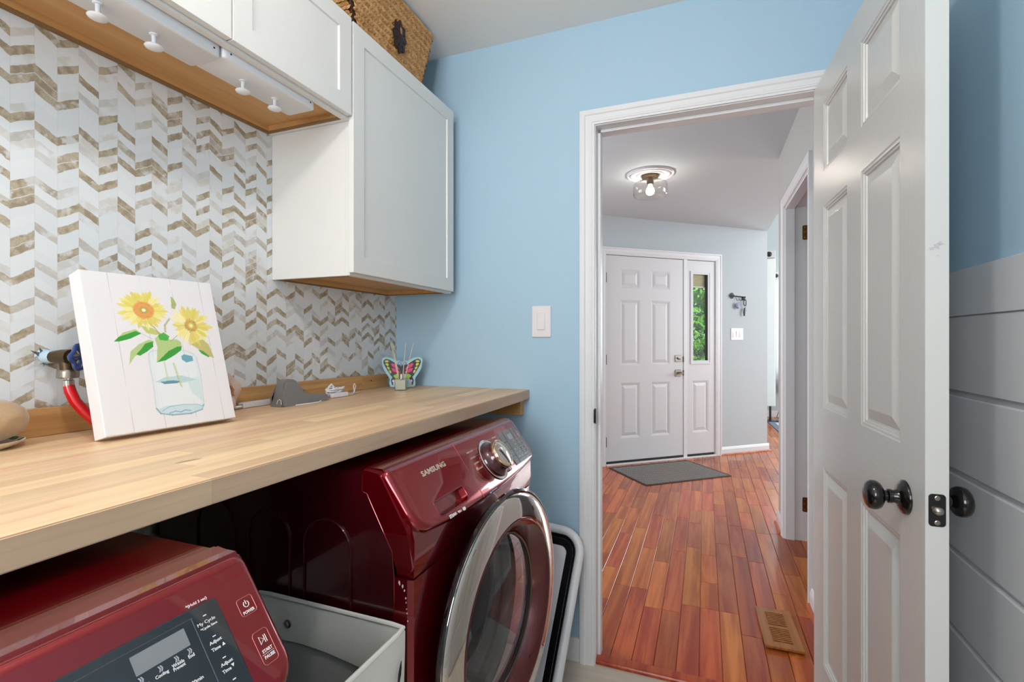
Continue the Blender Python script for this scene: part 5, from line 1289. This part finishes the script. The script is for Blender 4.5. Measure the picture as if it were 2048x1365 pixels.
# dryer door
DD = frame_m((-0.4485, 0.087, 0.50), (0, 1, 0), (0, 0, 1), (1, 0, 0))
bm = bmesh.new(); lathe(bm, [(0.29, 0.0), (0.285, 0.02), (0.24, 0.035), (0.19, 0.02), (0.15, 0.028), (0, 0.035)], 64, DD); obj('door', bm, M['chrome'], dry, smooth=30)

# ------------------------------------------------------------------ canvas hamper between the machines
def hamper():
    t = thing('laundry_hamper', 'off-white canvas hamper with folded cuff standing between dryer and washing machine', 'hamper', (-0.68, 0.62, 0))
    X0, X1, Y0, Y1, Z1 = -0.885, -0.510, 0.452, 0.786, 0.699
    N = 24
    def loop(ins, z, bul=0.0):
        P = []
        for (ax, ay, bx, by) in ((X0, Y0, X1, Y0), (X1, Y0, X1, Y1), (X1, Y1, X0, Y1), (X0, Y1, X0, Y0)):
            for k in range(12):
                s = k/12; x = ax+(bx-ax)*s; y = ay+(by-ay)*s; P.append((x, y))
        cx, cy = (X0+X1)/2, (Y0+Y1)/2; out = []
        for i, (x, y) in enumerate(P):
            sx = (X1-X0)/2; sy = (Y1-Y0)/2; dx, dy = (x-cx)/sx, (y-cy)/sy
            r = (abs(dx)**40+abs(dy)**40)**(1/40)
            q = bul*noise.noise(Vector((x*9, y*9, z*7)))
            out.append((cx+dx/r*(sx-ins+q), cy+dy/r*(sy-ins+q), z))
        return out
    bm = bmesh.new(); prev = None
    rings = [loop(0.010, 0.004)]+[loop(0.004, z, 0.004 if 0.05 < z < 0.6 else 0.001) for z in (0.02, 0.15, 0.3, 0.45, 0.58, 0.66, 0.692)]+[loop(0.0065, Z1), loop(0.009, 0.692)]+[loop(0.0105, z, 0.003) for z in (0.66, 0.6, 0.45, 0.3, 0.15, 0.02)]
    first = None
    for ring in rings:
        R = [bm.verts.new(p) for p in ring]
        if prev:
            for k in range(len(R)): bm.faces.new((prev[k], prev[(k+1) % len(R)], R[(k+1) % len(R)], R[k]))
        else: first = R
        prev = R
    bm.faces.new(prev); bm.faces.new(first)
    o = obj('fabric_body', bm, [M['canvasfab'], M['greyfab']], t, smooth=60)
    for p in o.data.polygons:
        c = p.center + Vector(t.location)
        if p.index > 0 and c.z < 0.67:
            cx, cy = (X0+X1)/2, (Y0+Y1)/2
            r = max(abs(c.x-cx)/((X1-X0)/2), abs(c.y-cy)/((Y1-Y0)/2))
            inner = (Vector((c.x-cx, c.y-cy, 0)).dot(Vector((p.normal.x, p.normal.y, 0))) < 0)
            if inner or (c.z < 0.03 and p.normal.z > 0.5): p.material_index = 1
    # folded-over cuff inside the rim
    bm = bmesh.new(); prev = None
    base = loop(0.0125, 0.695)
    def zlow(i): return 0.618+0.012*math.sin(i*0.45)-0.010*abs(math.sin(i*PI/12))
    levels = []
    for f, ins in ((0, 0.0125), (0.4, 0.016), (0.85, 0.0175), (1.0, 0.0165), (0.9, 0.0135), (0.2, 0.0115)):
        lp_ = loop(ins, 0.64, 0.003); levels.append([(x, y, 0.695+(zlow(i)-0.695)*f) for i, (x, y, z) in enumerate(lp_)])
    for ring in levels:
        R = [bm.verts.new(p) for p in ring]
        if prev:
            for k in range(len(R)): bm.faces.new((prev[k], prev[(k+1) % len(R)], R[(k+1) % len(R)], R[k]))
        prev = R
    obj('cuff', bm, M['canvasfab'], t, smooth=True)
    bm = bmesh.new(); tube(bm, [(x, y, 0.6985) for x, y, z in loop(0.0065, 0.7)], 0.0045, 8, closed=True); obj('rim_piping', bm, M['canvasfab'], t, smooth=True)
    bm = bmesh.new(); lathe(bm, [(0.0055, 0.0), (0.0085, 0.001), (0.0085, 0.003), (0.0055, 0.004), (0.0055, 0)], 20, frame_m((-0.783, Y1-0.0225, 0.659), (1, 0, 0), (0, 0, 1), (0, -1, 0))); obj('grommet', bm, M['nickel'], t, smooth=True)
    bm = bmesh.new(); tube(bm, [(-0.5075, 0.748+0.010*math.sin(a*1.0)*0.6, 0.633+0.022*a) for a in (-1, -0.5, 0, 0.5, 1)], 0.0022, 6, rads=[0.0004, 0.002, 0.0026, 0.002, 0.0004]); obj('handle_slit', bm, M['dark'], t)
    bm = bmesh.new(); lathe(bm, [(0.004, 0.0), (0.006, 0.001), (0.006, 0.002), (0.004, 0.003)], 16, frame_m((-0.5095, 0.722, 0.590), (0, 1, 0), (0, 0, 1), (1, 0, 0))); obj('grommet', bm, M['plast'], t, smooth=True)
    return t
hamper()

# ------------------------------------------------------------------ folded basket leaning on the blue wall
def tub():
    th = math.atan2(0.30, 0.52); roll = math.radians(-4)
    ex = Vector((1, 0, 0)); up = Vector((0, math.sin(th), math.cos(th))); n = ex.cross(up)
    if n.y > 0: n = -n
    R = Matrix.Rotation(roll, 4, n); ex = R @ ex; up = R @ up
    top = Vector((-0.410, 1.823, 0.513))       # outer top right of the rim
    o = top - ex*0.60 - up*0.652
    F = frame_m(o, ex, up, ex.cross(up))
    t = thing('collapsible_tub', 'folded flat white and black collapsible laundry basket leaning on the blue wall', 'laundry basket', (-0.68, 1.52, 0))
    pts = rr_pts(0.012, 0.588, 0.012, 0.640, 0.078, 12)
    bm = bmesh.new(); tube(bm, [F @ Vector((a, b, 0.002)) for a, b in pts], 0.0160, 14, closed=True); obj('rim', bm, M['plast'], t, smooth=True)
    def band(ins0, ins1, w0, w1, n, m):
        bm = bmesh.new(); L = []
        for ins, w_ in ((ins0, w0-0.003), (ins0, w0), ((ins0+ins1)/2, (w0+w1)/2+0.001), (ins1, w1), (ins1, w1-0.003)):
            L.append([bm.verts.new(F @ Vector((a, b, w_))) for a, b in rr_pts(ins, 0.6-ins, ins, 0.652-ins, max(0.09-ins, 0.02), 12)])
        L.append(L[0])
        for A, Bq in zip(L[:-1], L[1:]):
            for k in range(len(A)): bm.faces.new((A[k], A[(k+1) % len(A)], Bq[(k+1) % len(A)], Bq[k]))
        obj(n, bm, m, t, smooth=40)
    bk = mat('black_soft_band', (22, 22, 24), 0.25, coat=0.2)
    band(0.020, 0.040, 0.000, -0.010, 'fold_band', bk)
    band(0.041, 0.066, -0.008, -0.014, 'fold_band', bk)
    bm = bmesh.new(); slab(bm, 0.064, 0.536, 0.064, 0.588, 0.035, [(0, -0.022), (0, -0.015), (0.006, -0.012), (0.020, -0.0115), (0.024, -0.0095), (0.034, -0.0090), (0.038, -0.011)], mtx=F, seg=8)
    obj('base_panel', bm, mat('pale_grey_plastic', (204, 200, 206), 0.35), t, smooth=30)
    return F
tub()

# ------------------------------------------------------------------ switches
def plate(name, label, F, w_, h, gangs, group=None):
    t = thing(name, label, 'light switch', mtx=F @ Matrix.Translation((0, 0, 0)))
    L = Matrix.Identity(4)
    obj('cover_plate', Sl(-w_/2, w_/2, -h/2, h/2, 0.003, [(0, 0.0003), (0, 0.0035), (0.0015, 0.0055), (0.003, 0.0062)]), M['plate'], t, local=True)
    for g in range(gangs):
        c = (g-(gangs-1)/2)*0.046
        fr = obj('switch_frame', Sl(c-0.0175, c+0.0175, -0.0345, 0.0345, 0.0015, [(0, 0.005), (0, 0.0072), (0.001, 0.0074), (0.0018, 0.0058)]), M['plate'], t, local=True)
        bm = Sl(c-0.0155, c+0.0155, -0.032, 0.032, 0.001, [(0, 0.005), (0, 0.0085), (0.0008, 0.0092)])
        for v in bm.verts:
            if v.co.z > 0.008: v.co.z += (v.co.y/0.032)*(-0.0018 if g != 1 else 0.0018)
        obj('rocker', bm, M['plate'], t, local=True)
    for s in (-1, 1):
        bm = bmesh.new(); lathe(bm, [(0.0026, 0.006), (0.0026, 0.0066), (0, 0.0069)], 10, Matrix.Translation((0, s*h*0.41, 0))); obj('screw', bm, M['plate'], t, local=True)
    return t
plate('light_switch', 'white rocker light switch on the light blue wall beside the laundry doorway', XZ((-0.599, YF-0.0005, 1.3055)), 0.079, 0.124, 1)
plate('triple_light_switch', 'white three-gang light switch under the key rack in the hall', FW @ XZ((1.604, -0.0005, 1.298)), 0.165, 0.130, 3)

# ------------------------------------------------------------------ hall ceiling light
def hall_light():
    c = Vector((-0.367, 3.70, 2.44))
    t = thing('ceiling_light', 'clear glass drum ceiling light with a lit bulb under a white plaster rosette', 'ceiling light', tuple(c))
    T = Matrix.Translation(c)
    bm = bmesh.new(); lathe(bm, [(0, -0.0005), (0.166, -0.0005), (0.166, -0.008), (0.160, -0.014), (0.152, -0.014), (0.149, -0.009), (0.141, -0.009), (0.137, -0.017), (0.127, -0.019), (0.122, -0.012), (0.100, -0.011), (0.095, -0.016), (0.082, -0.017), (0.078, -0.012), (0, -0.012)], 72, T)
    obj('rosette', bm, M['trim'], t, smooth=30)
    bm = bmesh.new(); lathe(bm, [(0, -0.012), (0.061, -0.012), (0.061, -0.026), (0.055, -0.030), (0.020, -0.031), (0.016, -0.045), (0.024, -0.052), (0.024, -0.078), (0, -0.078)], 40, T)
    obj('canopy', bm, mat('aged_bronze', (104, 86, 68), 0.35, 0.8), t, smooth=30)
    bm = bmesh.new(); lathe(bm, [(0.022, -0.058), (0.095, -0.062), (0.113, -0.072), (0.117, -0.086), (0.117, -0.150), (0.112, -0.158), (0.098, -0.163), (0.072, -0.166), (0.071, -0.168), (0.099, -0.166), (0.114, -0.160), (0.1195, -0.151), (0.1195, -0.085), (0.115, -0.070), (0.096, -0.0595), (0.022, -0.0555)], 64, T)
    obj('glass_shade', bm, M['lampglass'], t, smooth=True)
    bm = bmesh.new(); lathe(bm, [(0, -0.078), (0.013, -0.078), (0.016, -0.092), (0.026, -0.110), (0.030, -0.126), (0.026, -0.142), (0.014, -0.152), (0, -0.155)], 32, T)
    obj('bulb', bm, mat('lit_bulb', (255, 246, 232), 0.5, emis=(255, 240, 218), emis_s=22), t, smooth=True)
    return c
lc = hall_light()
L_HALL = lamp('hall_bulb_light', 'POINT', (lc.x, lc.y, 2.44-0.118), 26, (1.0, 0.955, 0.88), 0.032)
bpy.data.objects['bulb'].visible_shadow = True
# laundry ceiling fixture (behind and above the camera)
t = thing('laundry_ceiling_lamp', 'round white glass dome ceiling lamp of the laundry, above the camera', 'ceiling light', (-0.38, 0.29, 2.44))
bm = bmesh.new(); lathe(bm, [(0, -0.0005), (0.15, -0.0005), (0.155, -0.012), (0.15, -0.022), (0, -0.022)], 48, Matrix.Translation((-0.38, 0.29, 2.44))); obj('pan', bm, M['trim'], t, smooth=30)
for k in range(2):
    bm = bmesh.new(); s = -1 if k == 0 else 1
    lathe(bm, [(0, -0.022), (0.012, -0.022), (0.014, -0.035), (0.024, -0.055), (0.028, -0.070), (0.022, -0.088), (0, -0.095)], 24, Matrix.Translation((-0.38+s*0.07, 0.29, 2.44)))
    obj('bulb', bm, bpy.data.materials['lit_bulb'], t, smooth=True)

# ------------------------------------------------------------------ door mat, floor register
def doormat():
    # mat plane frame: along the front wall
    c0 = Vector((-0.872, 4.735, ZF)); ex = Vector((0.7586, 0.6514, 0)); ey = Vector((0.6514, -0.7586, 0))
    F = frame_m(c0, ex, ey, ex.cross(ey)); F[2][0] = F[2][1] = 0
    F = Matrix.Translation((c0.x+0.000, c0.y-0.005, ZF+0.001)) @ Matrix.Rotation(AW, 4, 'Z')     # local x along the wall, -y into the hall
    t = thing('door_mat', 'dark grey rubber-edged door mat with a ribbed diamond pattern before the front door', 'mat', mtx=F @ Matrix.Translation((0.455, -0.31, 0)))
    W, D = 0.905, 0.610
    bm = bmesh.new(); slab(bm, 0, W, -D-0.03, -0.03, 0.012, [(0, 0), (0, 0.004), (0.004, 0.006), (0.012, 0.006), (0.014, 0.0045)], mtx=F)
    obj('backing', bm, mat('mat_rubber', (58, 55, 53), 0.7), t)
    bm = bmesh.new(); R6 = random.Random(2)
    for i in range(0, 46):
        for j in range(0, 31):
            u = 0.028 + i*0.0188; v = -D-0.03+0.028 + j*0.0186
            if u > W-0.028 or v > -0.055: continue
            a = PI/4 if ((i//1 + j//1) % 4) < 2 else -PI/4
            c, s = math.cos(a), math.sin(a); L, Wd = 0.0095, 0.0036
            vs = [bm.verts.new((u+c*x-s*y, v+s*x+c*y, z)) for x, y, z in ((-L, -Wd, 0.0045), (L, -Wd, 0.0045), (L, Wd, 0.0045), (-L, Wd, 0.0045), (-L*0.8, 0, 0.0085), (L*0.8, 0, 0.0085))]
            for f in ((0, 1, 5, 4), (2, 3, 4, 5), (1, 2, 5), (3, 0, 4)): bm.faces.new([vs[q] for q in f])
    bm.transform(F)
    o = obj('ribs', bm, mat('mat_fibre', (150, 142, 136), 0.95, bump=(900, 0.001)), t); o['kind'] = 'stuff'
doormat()
def register():
    F = Matrix.Translation((0.288, 2.332, ZF+0.004)) @ Matrix.Rotation(math.radians(1.8), 4, 'Z') @ Matrix.Rotation(math.radians(-0.9), 4, 'X')
    t = thing('floor_register', 'wooden slatted floor register lying on the red floorboards by the laundry doorway', 'floor vent', mtx=F)
    G_ = Matrix.Rotation(-PI/2, 4, 'X')      # grid_board (x, y=depth, z) -> lies flat
    holes = [(-0.034, 0.036, -0.118, -0.009), (-0.034, 0.036, 0.009, 0.118)]
    bm = grid_board(bmesh.new(), [-0.070, 0.070], [-0.155, 0.155], holes, -0.011, 0.001); bm.transform(Matrix.Rotation(PI/2, 4, 'X')); bm.transform(Matrix.Scale(-1, 4, (0, 0, 1))) if False else None
    for v in bm.verts: v.co.z = v.co.z
    zs = [v.co.z for v in bm.verts]
    mn = min(zs)
    for v in bm.verts: v.co.z = v.co.z - mn + 0.0
    top = max(v.co.z for v in bm.verts)
    o = obj('frame', bm, M['regwood'], t, local=True); md = o.modifiers.new('b', 'BEVEL'); md.width = 0.0025; md.segments = 2; md.limit_method = 'ANGLE'
    for (a, b) in ((-0.118, -0.009), (0.009, 0.118)):
        for k in range(8):
            y = a + (b-a)*(k+0.5)/8 + 0.0034
            if k == 7: continue
            bm = B(-0.0345, 0.0365, y-0.0028+0.0034, y+0.0028+0.0034, top-0.0085, top-0.0006, 0.0006); obj('slat', bm, M['regwood'], t, local=True)
    obj('duct_dark', B(-0.038, 0.040, -0.122, 0.122, 0.0003, 0.0009), M['dark'], t, local=True)  # near-black sheet paints the darkness below the slats
register()

# ------------------------------------------------------------------ key rack with keys
def keyrack():
    F = FW @ XZ((1.612, -0.0008, 1.700))
    ir = mat('wrought_iron', (22, 21, 22), 0.5, 0.5)
    t = thing('key_rack', 'black iron key-shaped key rack on the grey-blue wall beside the front door', 'key rack', mtx=F)
    bm = bmesh.new(); tube(bm, [F @ Vector((-0.055, 0.007, 0.008)), F @ Vector((0.098, -0.002, 0.008))], 0.0055, 8); obj('shaft', bm, ir, t, smooth=True)
    bw = None
    for k, (u, v, r) in enumerate(((-0.100, 0.009, 0.013), (-0.080, 0.024, 0.013), (-0.080, -0.006, 0.013), (-0.064, 0.009, 0.010))):
        bm = bmesh.new(); tube(bm, [F @ Vector((u+r*math.cos(a), v+r*math.sin(a), 0.008)) for a in [2*PI*k/18 for k in range(18)]], 0.0042, 6, closed=True); obj('bow_ring', bm, ir, t, smooth=True)
    bm = Sl(0.066, 0.096, -0.034, -0.004, 0.003, [(0, 0.002), (0, 0.010), (0.001, 0.012)], mtx=F); obj('key_bit', bm, ir, t)
    bm = Sl(0.094, 0.102, -0.009, 0.006, 0.003, [(0, 0.002), (0, 0.012), (0.001, 0.013)], mtx=F); obj('key_tip', bm, ir, t)
    for u in (-0.028, 0.014, 0.060):
        bm = bmesh.new(); tube(bm, [F @ Vector(p) for p in ((u, -0.002, 0.008), (u, -0.024, 0.010), (u+0.002, -0.036, 0.018), (u+0.010, -0.041, 0.026), (u+0.020, -0.036, 0.030), (u+0.024, -0.026, 0.032))], 0.0022, 6); obj('hook', bm, ir, t, smooth=True)
    f = thing('blue_key_fob', 'small violet-blue charm hanging from the first hook of the key rack', 'key ring', mtx=F @ Matrix.Translation((-0.012, -0.09, 0.026)))
    bm = bmesh.new(); tube(bm, [F @ Vector((-0.008+0.012*math.cos(a), -0.050+0.014*math.sin(a), 0.026)) for a in [2*PI*k/16 for k in range(16)]], 0.0011, 5, closed=True); obj('ring', bm, M['steel'], f)
    bm = bmesh.new(); bmesh.ops.create_icosphere(bm, subdivisions=3, radius=1)
    for v in bm.verts: v.co = v.co*(1+0.25*noise.noise(v.co*3)); v.co = Vector((v.co.x*0.026-0.018, v.co.y*0.033-0.098, v.co.z*0.010+0.022))
    bm.transform(F); obj('charm', bm, mat('violet_charm', (78, 76, 132), 0.4, var=(90, 0, (1, 1, 1), (178, 176, 206))), f, smooth=True)
    g = thing('car_key', 'black car key and carabiner hanging from the last hook of the key rack', 'key ring', mtx=F @ Matrix.Translation((0.075, -0.12, 0.026)))
    bm = bmesh.new(); tube(bm, [F @ Vector((a, b, 0.026)) for a, b in rr_pts(0.062, 0.092, -0.094, -0.034, 0.013)], 0.0042, 8, closed=True); obj('carabiner', bm, ir, g, smooth=True)
    bm = bmesh.new(); tube(bm, [F @ Vector((0.082+0.014*math.cos(a), -0.098+0.010*math.sin(a), 0.026)) for a in [2*PI*k/16 for k in range(16)]], 0.0013, 5, closed=True); obj('ring', bm, M['brass'], g)
    bm = bmesh.new(); prism(bm, [(0.064, -0.205), (0.078, -0.208), (0.082, -0.165), (0.076, -0.118), (0.070, -0.118), (0.060, -0.165)], 0.018, 0.028, axis='z', mtx=F); bmesh.ops.bevel(bm, geom=bm.edges[:], offset=0.002, segments=2, affect='EDGES'); obj('fob', bm, M['blackmatte'], g)
    bm = bmesh.new(); prism(bm, [(0.082, -0.150), (0.094, -0.155), (0.100, -0.145), (0.092, -0.108), (0.084, -0.108)], 0.020, 0.024, axis='z', mtx=F); obj('key', bm, mat('grey_key', (92, 94, 110), 0.4, 0.6), g)
keyrack()

# ------------------------------------------------------------------ living room things
def curtain(name, label, x0, x1, y, zb, zt, folds, m, rodx, rodz):
    bm = bmesh.new(); n = 60; A = []; Bq = []
    for s, z in ((0, zb), (1, zt)):
        pass
    cols = []
    for k in range(n+1):
        u = k/n; x = x0+(x1-x0)*u; d = 0.022*math.sin(u*folds*2*PI)
        cols.append([bm.verts.new((x, y+d*(0.7+0.3*(1-v)), zb+(zt-zb)*v)) for v in (0, 0.3, 0.7, 1)])
    for a, b in zip(cols[:-1], cols[1:]):
        for j in range(3): bm.faces.new((a[j], b[j], b[j+1], a[j+1]))
    t = thing(name, label, 'curtain', ((x0+x1)/2, y, zb))
    o = obj('cloth', bm, m, t, smooth=True); md = o.modifiers.new('s', 'SOLIDIFY'); md.thickness = 0.002
    bm = bmesh.new(); tube(bm, [(rodx, y, rodz), (x1+0.05, y, rodz)], 0.010, 10); r = obj('rod', bm, M['black'], t, smooth=True)
    bm = bmesh.new(); bmesh.ops.create_uvsphere(bm, u_segments=16, v_segments=10, radius=0.030, matrix=Matrix.Translation((rodx, y, rodz))); obj('finial', bm, M['black'], r, smooth=True)
    return t
def sheer_mat():
    m = bpy.data.materials.new('white_sheer'); m.use_nodes = True; nt = m.node_tree; b = nt.nodes['Principled BSDF']; b.inputs['Base Color'].default_value = (0.85, 0.86, 0.86, 1); b.inputs['Roughness'].default_value = 0.9
    tr = nt.nodes.new('ShaderNodeBsdfTranslucent'); tr.inputs[0].default_value = (0.9, 0.9, 0.9, 1); mx = nt.nodes.new('ShaderNodeMixShader'); mx.inputs[0].default_value = 0.5
    nt.links.new(b.outputs[0], mx.inputs[1]); nt.links.new(tr.outputs[0], mx.inputs[2]); nt.links.new(mx.outputs[0], nt.nodes['Material Output'].inputs[0]); return m
sheer = sheer_mat()
curtain('window_curtain', 'white sheer curtain at the bright living room window, farther one', 1.025, 1.75, 8.70, 0.42, 2.30, 9, sheer, 1.045, 2.245)
obj('bracket', B(1.09, 1.11, 8.70, 8.7995, 2.235, 2.255), M['black'], bpy.data.objects['window_curtain'])
obj('bracket', B(1.74, 1.76, 8.70, 8.7995, 2.235, 2.255), M['black'], bpy.data.objects['window_curtain'])
# tall padded white panel on a black stand with a small camera-like box on top
tp = thing('tower_fan', 'tall narrow white tower on a thin black stand in the living room', 'tower fan', (0.955, 8.40, ZF))
obj('tower', B(0.84, 0.996, 8.34, 8.46, 0.235, 2.470, 0.012), mat('tower_white', (222, 224, 222), 0.6), tp)
hd = obj('head_box', B(0.84, 0.992, 8.325, 8.465, 2.475, 2.585, 0.008), mat('head_grey', (196, 198, 200), 0.5), tp)
bm = bmesh.new(); lathe(bm, [(0.0, 0.014), (0.020, 0.012), (0.036, 0.006), (0.040, 0)], 24, frame_m((0.905, 8.325, 2.530), (1, 0, 0), (0, 0, 1), (0, -1, 0))); obj('round_eye', bm, M['black'], hd, smooth=True)
bm = bmesh.new(); tube(bm, [(0.93, 8.40, ZF+0.02), (0.93, 8.40, 0.24)], 0.016, 10); obj('post', bm, M['black'], tp, smooth=True)
bm = bmesh.new(); lathe(bm, [(0, 0), (0.13, 0), (0.13, 0.010), (0.03, 0.020), (0, 0.020)], 32, Matrix.Translation((0.93, 8.40, ZF+0.001))); obj('foot', bm, M['black'], tp, smooth=30)
bm = bmesh.new(); tube(bm, [(1.09, 8.58, ZF+0.006), (1.035, 8.54, 0.05), (1.06, 8.50, 0.15), (1.08, 8.52, 0.36), (1.11, 8.58, 0.60)], 0.005, 6); o = obj('black_cable', bm, M['blackmatte'], smooth=True); tag(o, 'thin black cable rising from the floor behind the white tower', 'cable')
bm = bmesh.new(); tube(bm, [(1.04, 7.55, 0.30), (1.02, 7.5, 0.62), (0.995, 7.45, 0.90), (1.06, 7.45, 0.90), (1.13, 7.45, 0.90), (1.12, 7.5, 0.62), (1.10, 7.55, 0.30)], 0.006, 6)
wc = thing('wire_stand', 'thin black wire frame stand near the bright curtain', 'stand', (1.07, 7.5, ZF+0.016)); obj('wire_back', bm, M['black'], wc, smooth=True)
bm = bmesh.new(); tube(bm, [(1.01, 7.46, 0.75), (1.12, 7.46, 0.75)], 0.004, 6); obj('wire_bar', bm, M['black'], wc)
for x_, y_ in ((1.04, 7.55), (1.10, 7.55), (1.02, 7.9), (1.12, 7.9)):
    bm = bmesh.new(); tube(bm, [(x_, y_, ZF+0.0175), (x_, 7.6, 0.32)], 0.006, 6); obj('leg', bm, M['black'], wc)
rg = thing('area_rug', 'white and slate blue patterned area rug on the living room floor', 'rug', (1.6, 7.6, ZF))
obj('border', Sl(0.90, 2.6, -1.5, 0.46, 0.005, [(0, 0), (0, 0.006), (0.002, 0.008)], mtx=Matrix.Translation((0, 7.72, ZF+0.001)) @ Matrix.Rotation(math.radians(3), 4, 'Z')), mat('rug_slate', (92, 108, 124), 0.95), rg)
obj('field', Sl(0.985, 2.5, -1.4, 0.37, 0.005, [(0, 0.007), (0, 0.009), (0.002, 0.010)], mtx=Matrix.Translation((0, 7.72, ZF+0.001)) @ Matrix.Rotation(math.radians(3), 4, 'Z')), mat('rug_cream', (206, 204, 200), 0.95, var=(9, 0, (1, 1, 1), (140, 152, 164))), rg)

# ------------------------------------------------------------------ outdoors behind the sidelight
struct('ground', B(-14, 14, 6.0, 30, -0.12, -0.06), mat('lawn', (86, 120, 58), 0.95, var=(3, 0, (1, 1, 1), (110, 140, 70)))) if False else None
gd = bmesh.new(); prism(gd, [(-14, 5.4), (-2.6, 5.4), (0.60, 8.2), (0.60, 8.95), (14, 8.95), (14, 30), (-14, 30)], -0.16, -0.06, axis='z')
struct('ground', gd, mat('lawn', (86, 120, 58), 0.95, var=(3, 0, (1, 1, 1), (110, 140, 70))))
def shrub(label, cx, cy, rx, ry, h, seed, nleaf, c1, c2):
    t = thing('leafy_shrub', label, 'shrub', (cx, cy, -0.06), group=None)
    R7 = random.Random(seed)
    bm = bmesh.new(); tube(bm, [(cx, cy, -0.06), (cx+0.03, cy, h*0.35), (cx, cy+0.02, h*0.7)], 0.05, 8, rads=[0.06, 0.045, 0.02])
    obj('trunk', bm, mat('bark', (84, 66, 50), 0.9) if 'bark' not in bpy.data.materials else bpy.data.materials['bark'], t, smooth=True)
    bm = bmesh.new()
    clumps = [(R7.uniform(-1, 1), R7.uniform(-1, 1), R7.uniform(0.08, 1)) for _ in range(42)]
    for i in range(nleaf):
        a, b, c = clumps[i % len(clumps)]
        d = Vector((R7.gauss(0, 1), R7.gauss(0, 1), R7.gauss(0, 1))).normalized()
        p = Vector((cx+a*rx*0.75, cy+b*ry*0.75, c*h*0.92)) + Vector((d.x*rx*0.30, d.y*ry*0.30, d.z*0.24))
        n = (d+Vector((0, -0.3, 0.5))+Vector((R7.uniform(-.5, .5),)*3)).normalized(); s = n.cross(Vector((R7.uniform(-1, 1), R7.uniform(-1, 1), 0.2))).normalized(); q = n.cross(s)
        L = R7.uniform(0.035, 0.06); W_ = L*0.42
        vs = [bm.verts.new(p-s*L), bm.verts.new(p+q*W_-n*0.004), bm.verts.new(p+s*L), bm.verts.new(p-q*W_-n*0.004)]
        bm.faces.new(vs)
    lm = newmat('foliage_'+str(seed), 0.45); m, nt, b_, g, oc, (x, y, z) = lm
    nt.links.new(g.mix(g.noise(oc, 7, 3), lin(c1), lin(c2)), b_.inputs['Base Color']); b_.inputs['Subsurface Weight'].default_value = 0
    o = obj('foliage', bm, m, t); o['kind'] = 'stuff'
shrub('bright green leafy shrub filling the view through the sidelight pane', -0.52, 8.2, 0.80, 0.7, 2.9, 5, 11000, '286a16', '7cc43c')
shrub('darker green shrub behind the bright one outside the sidelight', -0.5, 10.6, 1.8, 0.8, 3.6, 6, 9000, '1f4d1a', '33682a')
shrub('dark green shrub outside to the far side of the front door', -4.6, 9.2, 1.5, 0.8, 3.2, 9, 5000, '356f28', '4f9038')
